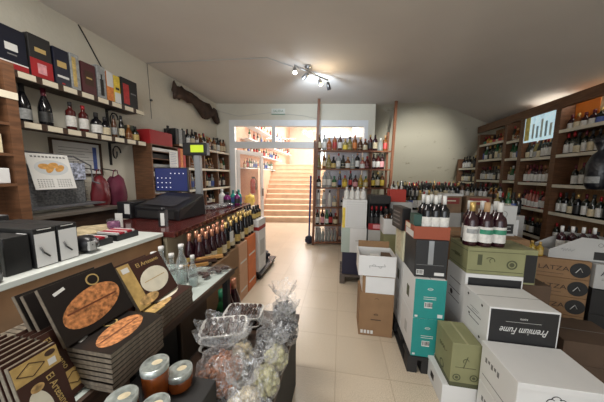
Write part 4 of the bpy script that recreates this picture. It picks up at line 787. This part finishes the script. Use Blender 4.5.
tag(MB().blob((0, 0, .07), .09, mat('dark_bundle', (.02, .02, .03), .6), 4, .4, 8, 3, (1.2, 1.4, .7)).build('black_bundle', None, (-1.25, 3.50, .10)), 'black bundle lying on the far end of the dolly', 'bundle')
for i, (g, cpn) in enumerate((('green', 'green'), ('maroon', 'red'), ('maroon', 'copper'))): bottle('burgundy', g, 'cream', cpn, (-.99 + .07 * i * 0 - .0, 1.70 + .11 * i, .0), f"{GN.get(g, g)} wine bottle with {cpn} cap standing on the floor by the stand", None, PI / 2, 1.7, True)

# ================================================================== LEFT SIDE: ON THE COUNTERS
for i in range(2):
    y0 = (.79, .882)[i]
    o = carton(f"black corkscrew gift carton with white window picture, {('left', 'right')[i]} of the pair", -1.80, y0, 1.0505, .40, .088, .19, ink, name='gift_carton', tape=False)
    fpanel(o, 'white_window', .06, .02, .94, .86, whitec, 'right')
    mb = MB(); mb.tube([(.4025, .030, .075), (.4025, .055, .045)], .0035, ink, 6).tube([(.4025, .022, .10), (.4025, .032, .072)], .0045, greyink, 6); mb.build('corkscrew_picture', o); fpanel(o, 'printed_line', .2, .95, .8, .97, whiteink, 'right')
o = carton('black carton with white strip left of the corkscrew cartons', -1.85, .70, 1.0505, .44, .085, .17, ink, name='gift_carton', tape=False); fpanel(o, 'white_strip', .86, 0, .92, 1, whitec, 'front'); fpanel(o, 'white_strip', .86, .9, .99, .96, whitec, 'top')
for i in range(4):
    o = carton(f"black flat carton behind the corkscrew cartons, {ORD[i]} along", -1.96 + .0, .30 + i * .17, 1.0505, .10, .155, .24 - .01 * i, ink, name='gift_carton', tape=False); fpanel(o, 'grey_strip', .1, .82, .9, .87, greyink, 'right'); fpanel(o, 'grey_strip', .2, .3, .95, .99, greyink, 'top')
o = tag(empty('card_terminal', (-1.40, .62, 1.0505)), 'black rounded terminal at the near end of the service counter', 'terminal'); MB().lathe([(.05, 0), (.058, .01), (.058, .10), (.05, .13), (.045, .13)], black, 20).build('terminal_body', o); MB().lathe([(.059, .03), (.059, .036)], greyink, 20).build('ring', o)
o = tag(empty('headset', (-1.43, 1.03, 1.0505)), 'small black rounded device with white label beside the corkscrew cartons', 'device'); MB().blob((0, 0, .05), 1, black, 2, .15, 5, 3, (.06, .05, .05)).build('device_body', o); MB().box(.045, -.03, .02, .062, .0, .07, greyc).build('label', o)
redst = mat('red_sweet_stick', (.42, .02, .04), .3)
for k, (x, y) in enumerate(((-1.56, 1.12), (-1.56, 1.31))):
    o = tag(empty('stick_tray', (x, y, 1.0505)), f"black tray of red and white sticks on the counter, {('near', 'far')[k]} one", 'tray'); MB().box(-.09, -.075, 0, .10, .085, .012, black).box(-.09, -.075, .012, -.08, .085, .04, black).box(.09, -.075, .012, .10, .085, .04, black).box(-.08, -.075, .012, .09, -.065, .04, black).box(-.08, .075, .012, .09, .085, .04, black).build('tray_body', o)
    for i in range(7): MB().box(-.078, -.062 + i * .019, .014, .088, -.048 + i * .019, .052, redst if i % 3 else whitec).build('sweet_stick', o)
MBc = MB().blob((0, 0, .03), 1, mat('cream_cloth', (.46, .38, .24), .8, var=.3, scale=20, bump=.4), 6, .5, 9, 3, (.12, .17, .035)).build('cloth_pile', None, (-1.80, 1.32, 1.047)); tag(MBc, 'crumpled cream coloured bag lying on the counter behind the sticks', 'bag')
o = tag(empty('sweet_jar', (-1.70, 1.42, 1.0505)), 'small jar of purple sweets at the far end of the service counter', 'jar'); MB().lathe([(.035, 0), (.04, .01), (.04, .08), (.035, .09)], mat('purple_sweets', (.20, .08, .16), .3, var=.5, scale=60), 16).build('jar_body', o); MB().lathe([(.041, .09), (.041, .105)], wrapthin, 16).build('lid', o)
for i, (x, y, h) in enumerate(((-1.86, 1.57, .12),)):
    o = MB().box(0, 0, 0, .06 + .02 * i, .006, h, whiteink).build('note_card', None, (x, y, 1.0505 + (.0 if i == 0 else .0)), .15); tag(o, ('white rounded card standing by the sweet jar', 'pale note standing before the black till case')[i], 'card')
ch = tag(empty('card_holder', (-1.53, 1.66, 1.0505), .2), 'narrow black card holder with white card at the counter junction', 'card holder'); MB().box(0, 0, 0, .055, .05, .14, black).build('holder_body', ch); MB().box(.02, -.002, .01, .052, -.0, .12, whiteink).build('white_card', ch); MB().lathe([(.018, .14), (.022, .15), (.018, .165)], black, 12, .025, .025).build('knob', ch)
# register
reg = tag(empty('cash_register', (-2.05, 1.93, 1.0505), -.06), 'large black cash register with sloping top on the dark red counter', 'cash register')
MB().add([(0, 0, 0), (.52, 0, 0), (.52, .42, 0), (0, .42, 0), (0, 0, .13), (.54, 0, .11), (.50, .42, .235), (0, .42, .245)], [(3, 2, 1, 0), (4, 5, 6, 7), (0, 1, 5, 4), (1, 2, 6, 5), (2, 3, 7, 6), (3, 0, 4, 7)], black).build('register_body', reg, bevel=.012)
MB().box(.04, -.004, .02, .48, 0, .09, blackm).build('cash_drawer', reg)
MB().add([(.06, .04, .148), (.44, .04, .135), (.44, .30, .205), (.06, .30, .215)], [(0, 1, 2, 3)], mat('key_field', (.03, .03, .035), .5, var=.6, scale=60)).build('keyboard', reg)
bc = tag(MB().box(0, 0, 0, .16, .32, .17, black).build('black_case', None, (-2.08 - .14, 1.90, 1.0505 - .0), bevel=.008), 'black case with pale note left of the cash register', 'case'); MB().box(.09, -.002, .05, .15, 0, .15, whiteink).build('pale_note', bc)
mo = tag(empty('till_monitor', (-1.98, 2.38, 1.0505), .15), 'till screen showing a dark blue desktop behind the cash register', 'monitor')
scr = mat('dark_blue_screen', (.010, .014, .05), .25, emit=.20, ecol=(.05, .07, .30)); MB().box(-.20, 0, .24, .20, .03, .53, black).build('monitor_case', mo, bevel=.005); MB().box(-.188, -.002, .256, .188, 0, .518, scr).build('screen', mo)
ic = MB(); r = random.Random(3)
for i in range(16): x, z = -.17 + (i % 4) * .05 + (.16 if i > 11 else 0), .29 + (i // 4) * .055; ic.box(x, -.003, z, x + .012, -.002, z + .010, mat('screen_icon', (.6, .6, .7), .4, emit=.6))
ic.build('screen_icons', mo); MB().box(-.05, .01, 0, .05, .05, .24, black).build('stand', mo)
pd = tag(empty('customer_display', (-1.72, 2.52, 1.0505), .10), 'customer display on a grey pole with glowing yellow green window', 'display'); MB().box(-.035, -.02, 0, .035, .03, .70, mat('grey_plastic', (.22, .23, .24), .4)).build('pole', pd); MB().box(-.17, -.03, .68, .13, .05, .83, black).build('display_head', pd, bevel=.008); MB().box(-.07, -.032, .715, .09, -.030, .80, mat('lime_window', (.45, .58, .03), .3, emit=.35)).build('display_window', pd)
# far end of the counter
for i, (x, y, g, h) in enumerate(((-1.62, 3.05, 'purple', .9), (-1.70, 3.14, 'purple', .85), (-1.56, 3.22, 'purple', .9), (-1.58, 3.32, 'teal', 1.0), (-1.68, 3.33, 'teal', .95), (-1.80, 3.20, 'white', 1.05))):
    bottle('squat', g, 'blue' if g == 'teal' else 'white' if g == 'white' else 'black', {'purple': 'black', 'teal': 'teal', 'white': 'white'}[g], (x, y, 1.0505), f"{g} squat bottle at the counter's far end, {ORD[i]} from the register", 'coloured bottles on the counter end', PI / 2 - .5, h, True)
for i in range(3): pack(f"dark sweets in crinkled film on the dark red counter, {ORD[i]} from the register", -1.70 + .04 * i, 2.66 + i * .15, 1.0505, .22, .14, .5 * i, choc, wrap, 'film wrapped sweets on the counter')

# ================================================================== LEFT WALL
shf = {'upper': 2.285, 'lower': 1.905}
for nm, z in shf.items():
    o = tag(empty('wall_shelf', (XL, 0, z)), f"{nm} long dark wooden wall shelf with cream price tags, left wall", 'shelf')
    MB().box(0, .85, -.03, .25, 2.57, 0, darkwood).build('shelf_board', o); MB().box(.25, .85, -.05, .258, 2.57, .005, darkwood).build('front_edge', o)
    for i in range(11): MB().box(.258, 1.00 + i * .147, -.046, .2605, 1.105 + i * .147, .0, tagm).build('price_tag', o)
    for y in (1.42, 2.32):
        b_ = MB(); b_.box(0, y - .012, -.30, .012, y + .012, -.03, blackm).box(0, y - .012, -.045, .20, y + .012, -.031, blackm)
        b_.tube([(.012 + .05 + .05 * math.cos(a) * .8 + (a * .008), y, -.14 - .09 * math.sin(a) * (1 - a / 14)) for a in [k * .45 for k in range(16)]], .008, blackm, 6); b_.build('scroll_bracket', o)
# boxed spirits on the upper shelf
UB = [(1.12, 1.33, .30, ink, 'navy and red', 'big black box with white star print'), (1.345, 1.52, .315, mat('navy_card', (.008, .010, .020), .3), 'n', 'big navy box with star print and red base'), (1.535, 1.68, .34, blackm, 'b', 'black box with red lower half'), (1.695, 1.81, .32, mat('navy_card2', (.010, .012, .026), .3), 'n2', 'slim navy box with pale swoosh'), (1.82, 1.895, .33, LB['grey'], 'p', 'patterned cream and grey tin'), (1.91, 2.04, .30, mat('burgundy_card', (.07, .015, .018), .4), 'g', 'burgundy box'), (2.055, 2.14, .33, LB['grey'], 'w', 'white and grey box with dark bottle picture'), (2.15, 2.22, .31, LB['orange'], 'o', 'pale and orange box'), (2.23, 2.30, .30, LB['yellow'], 'y', 'yellow and white box'), (2.315, 2.52, .32, ink, 'k', 'black box with dim picture')]
for i, (y0, y1, h, m, c, l) in enumerate(UB):
    o = carton(f"{l} on the upper wall shelf", XL + .03, y0, 2.2855, .21, y1 - y0, h, m, name='spirit_box', tape=False, group='boxed spirits on the upper wall shelf')
    if i in (0, 1): fpanel(o, 'star_print', .3, .45, .7, .62, whiteink, 'right'); fpanel(o, 'red_base', 0, 0, 1, .16, red, 'right'); fpanel(o, 'white_band', 0, .16, 1, .19, whiteink, 'right'); fpanel(o, 'printed_line', .35, .35, .65, .38, greyink, 'right', t=.002)
    if i == 2: fpanel(o, 'red_base', 0, 0, 1, .45, red, 'right'); fpanel(o, 'pale_print', .3, .12, .7, .36, LB['pink'], 'right', t=.002); fpanel(o, 'gold_print', .25, .62, .75, .72, goldink, 'right')
    if i == 3: fpanel(o, 'swoosh', .15, .22, .9, .28, whiteink, 'right'); fpanel(o, 'gold_print', .2, .5, .8, .66, goldink, 'right'); fpanel(o, 'red_mark', .4, .05, .6, .09, red, 'right')
    if i == 4: fpanel(o, 'brown_print', .2, .1, .6, .9, LB['gold'], 'right')
    if i == 5: fpanel(o, 'frame_print', .2, .3, .8, .75, brownink, 'right'); fpanel(o, 'gold_print', .3, .5, .7, .55, goldink, 'right', t=.002)
    if i == 6: fpanel(o, 'bottle_picture', .3, .1, .7, .6, ink, 'right'); fpanel(o, 'bottle_picture_neck', .42, .6, .58, .75, ink, 'right')
    if i == 7: fpanel(o, 'white_top', 0, .5, 1, 1, whiteink, 'right')
    if i == 8: fpanel(o, 'white_base', 0, 0, 1, .4, whiteink, 'right'); fpanel(o, 'dark_print', .2, .5, .8, .58, ink, 'right', t=.002)
    if i == 9: fpanel(o, 'dim_picture', .1, .1, .45, .8, LB['red'], 'right'); fpanel(o, 'printed_line', .55, .5, .9, .55, greyink, 'right')
LS = [('spirit', 'black', 'white', 'black'), ('champagne', 'black', 'grey', 'purple'), ('champagne', 'dark', 'black', 'gold'), ('bordeaux', 'black', 'grey', 'black'), ('champagne', 'black', 'grey', 'black'), ('champagne', 'black', 'black', 'maroon')]
for i, s_ in enumerate(LS): bottle(*s_, (XL + .12 + .04 * (i % 2), 1.07 + i * .115, 1.9055), f"{look(*s_[:3])}, {ORD[i]} from the near end of the lower wall shelf", 'bottles on the lower wall shelf', PI / 2 - .3, 1.02, True, 18)
for i, (y, s_, sc_) in enumerate(((1.83, ('spirit', 'red', 'white', 'black'), .92), (1.94, ('spirit', 'red', 'white', 'red'), .92), (2.06, ('squat', 'black', 'white', 'black'), 1.05), (2.15, ('squat', 'black', 'cream', 'black'), .95), (2.25, ('slim', 'brown', 'grey', 'black'), .8), (2.34, ('slim', 'black', 'cream', 'black'), .85), (2.43, ('flask', 'amber', 'cream', 'wood'), .75), (2.52, ('squat', 'dark', 'gold', 'black'), .85))):
    bottle(*s_, (XL + .17, y, 1.9055), f"{look(*s_[:3])} in the far half of the lower wall shelf, {ORD[i]} along", 'bottles on the lower wall shelf', PI / 2 - .3, sc_, True, 18)
tag(MB().box(0, 0, 0, .11, .07, .20, mat('green_grey_tin', (.07, .08, .06), .4)).build('gift_tin', None, (XL + .03, 2.47, 1.9055)), 'dark grey green tin at the back of the lower shelf end', 'tin')
# framed certificate, cable, driftwood, hook
o = tag(empty('framed_certificate', (XL + .002, 1.76, 1.50)), 'pale certificate in dark wooden frame hanging under the lower shelf', 'picture')
MB().box(0, 0, 0, .006, .43, .32, paper).build('certificate_sheet', o); MB().box(0, -.02, -.02, .018, 0, .34, darkwood).box(0, .43, -.02, .018, .45, .34, darkwood).box(0, 0, -.02, .018, .43, 0, darkwood).box(0, 0, .32, .018, .43, .34, darkwood).build('picture_frame', o)
mb = MB()
for i in range(8): mb.box(.006, .05, .05 + i * .03, .0065, .36 - .04 * (i % 3), .054 + i * .03, greyink)
mb.build('printed_lines', o); MB().box(.006, .36, .03, .007, .40, .29, LB['blue']).build('blue_border', o)
tag(MB().tube([(XL + .006, 2.10, 3.04), (XL + .006, 2.16, 2.95), (XL + .006, 2.28, 2.75), (XL + .006, 2.36, 2.62), (XL + .006, 2.36, 2.3)], .006, blackm, 6).build('wall_cable'), 'black cable running down the left wall to the upper shelf', 'cable')
tag(MB().tube([(XL + .006, 2.95, 3.05), (XL + .006, 2.97, 2.3)], .003, greyink, 5).tube([(XL + .006, 2.97, 2.56), (XL + .03, 2.97, 2.56)], .015, greyink, 6).build('thin_wire'), 'thin grey wire hanging from the ceiling beside the wall switch', 'wire')
tag(MB().tube([(-2.74, 2.93, 3.045), (-1.0, 3.05, 3.045), (-.62, 3.45, 3.045)], .006, greyc, 5).build('ceiling_cable'), 'pale cable run across the ceiling to the spot lamp', 'cable')
tag(MB().tube([bw(.0, -.01) + (2.90,), bw(.5, -.01) + (2.78,), bw(1.2, -.01) + (2.86,), bw(1.9, -.01) + (2.80,), bw(2.3, -.01) + (2.72,)], .004, greyc, 5).build('wall_wire'), 'pale wire sagging along the wall over the glazed entrance', 'wire')
drift = mat('driftwood', (.045, .022, .014), .7, var=.5, scale=8, bump=.6, bscale=20)
pts = [(3.36, 2.85, .02, .09), (3.39, 2.85, .05, .12), (3.46, 2.84, .035, .09), (3.52, 2.84, .055, .12), (3.60, 2.85, .05, .09), (3.68, 2.84, .05, .11), (3.80, 2.86, .05, .08), (3.88, 2.83, .06, .12), (3.98, 2.80, .05, .12), (4.10, 2.76, .06, .17), (4.22, 2.74, .05, .16), (4.30, 2.76, .05, .12), (4.38, 2.76, .06, .13), (4.46, 2.78, .05, .08), (4.53, 2.75, .055, .12), (4.60, 2.72, .05, .14), (4.66, 2.70, .05, .12), (4.68, 2.70, .02, .10)]
vs = []; n = 12
for i, (y, z, tx, tz) in enumerate(pts):
    for k in range(n):
        a = 2 * PI * k / n; j = 1.0 + .7 * noise.noise(Vector((y * 11, math.cos(a) * 1.6, math.sin(a) * 1.6))); vs.append((XL + .07 + math.cos(a) * tx * j, y, z + math.sin(a) * tz * j))
fs = [(i * n + k, i * n + (k + 1) % n, (i + 1) * n + (k + 1) % n, (i + 1) * n + k) for i in range(len(pts) - 1) for k in range(n)] + [tuple(range(n - 1, -1, -1)), tuple(range(len(vs) - n, len(vs)))]
tag(MB().add(vs, fs, drift, True).build('driftwood_carving'), 'long knobbly dark driftwood piece mounted high on the left wall', 'carving')
# near small shelf unit at far left
su = tag(empty('small_shelf_unit', (-2.30, .66, 1.0)), 'brown wooden shelf unit with miniature bottles at the left edge', 'shelf unit')
MB().box(0, .52, 0, .14, .575, 1.22, brown).build('side_panel', su); MB().box(0, 0, 0, .14, .03, 1.22, brown).build('side_panel', su); MB().box(0, .03, 0, .012, .52, 1.22, brown).build('back_panel', su)
SUZ = [.04, .43, .63, .83, 1.02]
for z in SUZ: q = MB().box(.012, .03, -.02, .14, .52, 0, brown).build('shelf', su, (0, 0, z))
MB().box(.14, .0, .985, .145, .575, 1.03, tagm).build('top_tag_rail', su)
o = tag(MB().box(-2.32, .66, 0, -2.12, 1.24, .998, darkwood).build('base_cabinet'), 'dark cabinet under the brown shelf unit', 'cabinet')
for k, z in enumerate((.43, .63, .83)):
    for i in range(4):
        y = .75 + i * .115
        if k == 0: 
            c = carton(f"small white gift box with miniature jar, {ORD[i]} from the near end, shelf unit", -2.265, y - .02, 1.0 + z + .001, .09, .085, .10, whitec, name='gift_box', tape=False, group='white gift boxes in the shelf unit'); bottle('squat', 'brown', 'white', 'wood', (-2.215, y + .02, 1.0 + z + .102), f"miniature on top of white gift box, {ORD[i]} from the near end", 'miniatures in the shelf unit', PI / 2, .3, False)
        elif k == 1: tag(MB().box(0, 0, 0, .04, .07, .11 + .01 * (i % 2), (paper, LB['cream'])[i % 2]).build('leaflet_box', None, (-2.22, y - .02, 1.0 + z + .001)), f"pale packet on the middle of the shelf unit, {ORD[i]} along", 'packet', 'packets in the shelf unit')
        else: bottle('squat', 'dark', 'cream', 'gold', (-2.20, y + .02, 1.0 + z + .001), f"miniature dark bottle on the shelf unit's upper level, {ORD[i]} along", 'miniatures in the shelf unit', PI / 2, .6, False)
for i in range(3): tag(MB().box(0, 0, 0, .09, .12, .19, (greyc, LB['green'], LB['cream'])[i]).build('pale_tin', None, (-2.27, .72 + i * .16, 2.021)), f"pale {('grey', 'green', 'cream')[i]} box on top of the shelf unit", 'box')
# wire magazine basket with calendar
wb = tag(empty('wire_basket', (0, 0, 0)), 'grey wire magazine basket on the wall behind the counter', 'basket'); wirem = mat('grey_wire', (.10, .10, .11), .5)
ou = [(-2.60, 1.28, 1.22), (-2.60, 1.28, 1.60), (-2.58, 1.40, 1.68), (-2.55, 1.80, 1.66), (-2.53, 1.93, 1.58), (-2.52, 1.93, 1.42), (-2.40, 1.90, 1.40)]
MB().tube(ou, .008, wirem, 8).build('rim', wb); mb = MB()
for i in range(16): y = 1.30 + i * .040; mb.tube([(-2.585, y, 1.22), (-2.585, y, 1.62)], .0025, wirem, 4)
for i in range(10): mb.tube([(-2.585, 1.28, 1.24 + i * .042), (-2.585, 1.92, 1.24 + i * .042)], .0025, wirem, 4)
mb.build('wire_mesh', wb); MB().box(-2.60, 1.28, 1.20, -2.40, 1.94, 1.215, wirem).build('basket_floor', wb)
o = tag(MB().box(0, 0, 0, .02, .52, .36, mat('grey_mottled_folder', (.13, .135, .14), .6, var=.6, scale=60)).build('magazine', None, (-2.57, 1.35, 1.216)), 'grey mottled magazine standing in the wire basket', 'magazine')
o = tag(MB().box(0, 0, 0, .01, .26, .16, LB['blue']).build('patterned_folder', None, (-2.545, 1.62, 1.46)), 'blue and white patterned sheet in the wire basket', 'paper')
bpy.data.objects[o.name].data.materials[0] = mat('speckled_paper', (.35, .38, .48), .6, var=.9, scale=45); o.location.z = 1.44
cal = tag(empty('calendar', (-2.40, 1.41, 1.365)), 'white wall calendar with a picture of bread rolls before the wire basket', 'calendar'); cal.rotation_euler = (0, math.radians(-14), 0)
MB().box(0, 0, 0, .004, .33, .32, paper).build('calendar_sheet', cal); cal.scale = (1, .86, .95)
q = ell('bread_plate', 0, 0, .135, .07, 0, mat('calendar_sky', (.55, .58, .60), .6), cal); q.matrix_local = Matrix.Translation((.0045, .17, .195)) @ Matrix(((0, 0, 1, 0), (1, 0, 0, 0), (0, 1, 0, 0), (0, 0, 0, 1)))
for i, (y, z) in enumerate(((.11, .205), (.18, .215), (.23, .19), (.15, .185))): q = ell('bread_picture', 0, 0, .045, .026, 0, mat('bread_print', (.58, .30, .08), .6, var=.3, scale=30), cal, .3 * i); q.matrix_local = Matrix.Translation((.0055 + .0003 * i, y, z)) @ Matrix(((0, 0, 1, 0), (1, 0, 0, 0), (0, 1, 0, 0), (0, 0, 0, 1)))
mb = MB()
for c in range(2):
    for i in range(5):
        for j in range(6): y, z = .03 + c * .15 + j * .021, .02 + i * .016; mb.box(.004, y, z, .0048, y + .011, z + .007, greyink)
for j in range(10): mb.box(.004, .03 + j * .028, .285, .0048, .048 + j * .028, .300, greyink)
mb.build('calendar_pattern', cal)
o = tag(MB().box(-2.50, 1.22, 1.14, -2.28, 2.02, 1.165, mat('steel_ledge', (.25, .22, .19), .3, metal=.5)).build('metal_ledge'), 'narrow metal topped ledge under the wire basket', 'ledge'); MB().box(-2.48, 1.24, 0, -2.32, 2.0, 1.14, darkwood).build('ledge_body', o)
# red bags
for i, (y, m, w_) in enumerate(((2.02, mat('crimson_bag', (.13, .008, .014), .5), .08), (2.20, burg, .10))):
    o = tag(empty('hanging_bag', (-2.55, y, 1.10)), ('dark red shopping bag hanging behind the counter', 'burgundy cloth bag hanging beside the red bag')[i], 'bag'); MB().blob((0, 0, .18), 1, m, i + 2, .25, 6, 3, (.08, w_, .20)).build('bag_body', o); MB().tube([(0, -.04, .34), (0, -.02, .44), (0, .02, .44), (0, .04, .34)], .006, m, 6).build('bag_handle', o); MB().tube([(-.19, 0, .46), (-.05, 0, .44), (0, 0, .43), (0, 0, .45)], .006, blackm, 6).build('wall_hook', o)
# pigeonhole cabinet
pc = tag(empty('pigeonhole_cabinet', (XL + .01, 2.62, 0)), 'brown wooden pigeonhole cabinet stuffed with papers against the left wall', 'cabinet')
MB().box(0, 0, 0, .28, .02, 1.90, brown).build('side_panel', pc); MB().box(0, .48, 0, .28, .50, 1.90, brown).build('side_panel', pc); MB().box(0, .02, 0, .012, .48, 1.90, darkwood).build('back_panel', pc)
for i in range(8): MB().box(.012, .02, 0, .28, .48, .012, brown).build('shelf', pc, (0, 0, (1.10, 1.22, 1.34, 1.46, 1.58, 1.70, 1.80, 1.888)[i]))
MB().box(.012, .02, .05, .27, .48, 1.10, darkwood).build('lower_body', pc)
for i in range(7):
    z = (1.113, 1.233, 1.353, 1.473, 1.593, 1.713, 1.813)[i]
    tag(MB().box(0, 0, 0, .22, .40, .045 + .015 * (i % 2), (paper, LB['grey'], blackm)[i % 3]).build('paper_stack', None, (XL + .045, 2.66, z), .03), f"{('white', 'grey', 'black')[i % 3]} paper stack in the pigeonhole cabinet, {ORD[i]} level from below", 'papers', 'paper stacks in the pigeonhole cabinet')
o = MB().box(0, 0, 0, .003, .17, .27, paper).build('notice_sheet', None, (XL + .293, 2.93, 1.58)); tag(o, 'white notice sheet taped to the pigeonhole cabinet', 'paper')
mb = MB()
for i in range(9): mb.box(.003, .02, .03 + i * .025, .0035, .14 - .02 * (i % 2), .034 + i * .025, LB['blue'])
mb.build('printed_lines', o)
for i in range(3): tag(MB().box(0, 0, 0, .24, .055, .30, (LB['red'], LB['orange'], LB['red'])[i]).build('ring_binder', None, (XL + .03, 3.135 + i * .06, 1.60)), f"{('red', 'orange', 'dark red')[i]} ring binder beside the cabinet, {ORD[i]} along", 'binder')
o = tag(MB().box(0, 0, 0, .26, .24, .024, brown).build('binder_shelf', None, (XL, 3.13, 1.575)), 'short brown shelf holding the red binders', 'shelf')
o = carton('glossy red box on top of the pigeonhole cabinet', XL + .03, 2.66, 1.902, .22, .40, .19, red, name='gift_box', tape=False)
bottle('champagne', 'black', None, 'black', (XL + .16, 3.09, 1.902 - .0), 'tall black bottle beside the glossy red box', None, 0, 1.0, True)
for i in range(3): tag(MB().box(0, 0, 0, .2, .07, .24, (ink, LB['grey'], ink)[i]).build('gift_box', None, (XL + .03, 3.16 + i * .075, 1.962)), f"{('black', 'grey', 'black')[i]} tall box at the near end of the far left shelving, {ORD[i]} along", 'box')
# far left shelving
fs_ = tag(empty('wall_shelving', (XL, 0, 0)), 'dark wooden bottle shelving in the far left corner', 'shelving')
for y in (3.38, 3.80, 4.25, 4.70): MB().box(0, y, 0, .28, y + .025, 1.94, brown).build('upright', fs_)
MB().box(0, 3.14, 0, .012, 4.72, 1.94, darkwood).build('back_panel', fs_)
FZ = [.5, .9, 1.24, 1.60, 1.96]
for z in FZ: q = MB().box(0, 3.15, -.025, .29, 4.73, 0, brown).build('shelf', fs_, (0, 0, z)); MB().box(.29, 3.15, -.028, .296, 4.73, .01, rail).build('price_rail', q)
for k, z in enumerate(FZ[1:]):
    top = k == 3
    if top:
        for r_ in range(2): row(pick(SPI + RED, 11), (XL + .20 - .1 * r_, 3.42), (XL + .20 - .1 * r_, 4.70), z + .001, f"{('front', 'back')[r_]} row, top of the far left shelving", 'bottles on the far left shelving', PI / 2, 1.0, r_ == 0, n=12, order='along')
    else:
        for b_, (a, c) in enumerate(((3.17, 3.37), (3.42, 3.79), (3.84, 4.24), (4.29, 4.69))): row(pick(SPI + (RED if k < 2 else WHT), 2 if b_ == 0 else 4), (XL + .18, a), (XL + .18, c), z + .001, f"{ORD[b_]} bay, {('waist', 'middle', 'upper')[k]} level, far left shelving", 'bottles on the far left shelving', PI / 2, .92, True, n=12, order='along')

# ================================================================== ENTRANCE AND STAIR ROOM
ex = tag(empty('exit_sign', bw(1.22, -.03) + (2.83,), BA), 'small white emergency exit sign above the glazed entrance', 'sign'); MB().box(0, 0, 0, .30, .028, .11, mat('sign_white', (.60, .62, .58), .5, emit=.05)).build('sign_body', ex); MB().box(.0, -.004, -.008, .30, .028, 0, LB['green']).build('green_edge', ex)
text('lettering', 'SALIDA', ex, (.15, -.003, .055), .068, mat('sign_green', (.10, .22, .14), .6), 'front')
sg = 'bottles in the stair room'
for k, (z, y0, y1, m_) in enumerate(((1.72, 6.3, 9.4, 16), (2.18, 6.3, 10.4, 16), (2.62, 6.6, 12.6, 16), (3.06, 7.0, 12.8, 16))):
    o = tag(empty('wall_shelf', (-3.05, 0, z)), f"pale wall shelf of bottles beside the stairs, {('lowest', 'second', 'third', 'topmost')[k]}", 'shelf'); MB().box(0, y0, -.03, .28, y1, 0, white).build('shelf_board', o)
    sp = pick([('bordeaux', 'red', 'red', 'red'), ('bordeaux', 'green', 'white', 'green'), ('squat', 'orange', 'cream', 'gold'), ('bordeaux', 'dark', 'white', 'black'), ('spirit', 'clear', 'blue', 'white')], m_)
    row(sp, (-2.87, y0 + .1), (-2.87, y1 - .1), z + .001, f"{('lowest', 'second', 'third', 'topmost')[k]} shelf beside the stairs", sg, PI / 2, 1.05, False, n=10, order='along')
fe = tag(empty('fire_extinguisher', (-2.60, 6.42, .95)), 'dark red fire extinguisher mounted beside the foot of the stairs', 'fire extinguisher'); MB().lathe([(.06, 0), (.075, .02), (.075, .36), (.05, .42), (.02, .45)], red, 16).build('cylinder_body', fe); MB().box(-.03, -.02, .45, .06, .02, .50, blackm).build('valve', fe); MB().tube([(.05, 0, .48), (.11, 0, .40), (.10, 0, .12)], .012, blackm, 6).build('hose', fe); MB().box(-.07, .02, .1, .07, .14, .3, blackm).build('wall_bracket', fe)
yb = tag(empty('yellow_bag', (-2.55, 6.05, .62)), 'bright yellow bag hanging left of the stairs', 'bag'); MB().blob((0, 0, .16), 1, mat('yellow_plastic', (.70, .48, .01), .4), 3, .35, 7, 3, (.15, .08, .17)).build('bag_body', yb); MB().tube([(-.05, 0, .28), (0, 0, .38), (.05, 0, .28)], .01, LB['yellow'], 6).build('bag_handle', yb)
st_ = tag(empty('bag_stand', (-2.55, 6.05, 0)), 'slim pale stand under the yellow bag', 'stand'); MB().box(-.12, -.09, 0, .12, .09, .63, cream2).build('stand_body', st_)

# ================================================================== CEILING SPOT LAMP
sl = tag(empty('ceiling_spot_lamp', (-.50, 3.36, 3.05)), 'ceiling bar lamp with four small spot heads, two of them glowing', 'lamp')
MB().tube([(-.16, -.20, -.07), (.10, .16, -.07), (.26, .30, -.09)], .010, metal, 8).build('bar', sl); MB().lathe([(.05, -.03), (.05, 0)], metal, 16).build('ceiling_plate', sl); MB().tube([(0, 0, -.03), (0, .02, -.07)], .01, metal, 6).build('stem', sl)
on = mat('lamp_glow', (1, 1, 1), .3, emit=26, ecol=(.95, 1, .9)); onw = mat('lamp_glow_warm', (1, .8, .5), .3, emit=16, ecol=(1, .72, .38))
for i, (p, d_, m_) in enumerate((((-.16, -.20, -.10), (.2, -.6, -.9), on), ((-.0, .0, -.10), (-.9, .1, -.7), None), ((.14, .18, -.12), (.3, -.5, -.9), onw), ((.26, .30, -.12), (.2, .3, -.9), None))):
    a = Vector(p); dv = Vector(d_).normalized(); h = MB().tube([a, a + dv * .03, a + dv * .11], [.018, .026, .030], metal if i != 3 else black, 12).build('spot_head', sl)
    if m_: MB().tube([a + dv * .111, a + dv * .116], .024, m_, 12).build('bulb', h)
    MB().tube([(p[0], p[1], -.075), a], .006, metal, 5).build('joint', h)
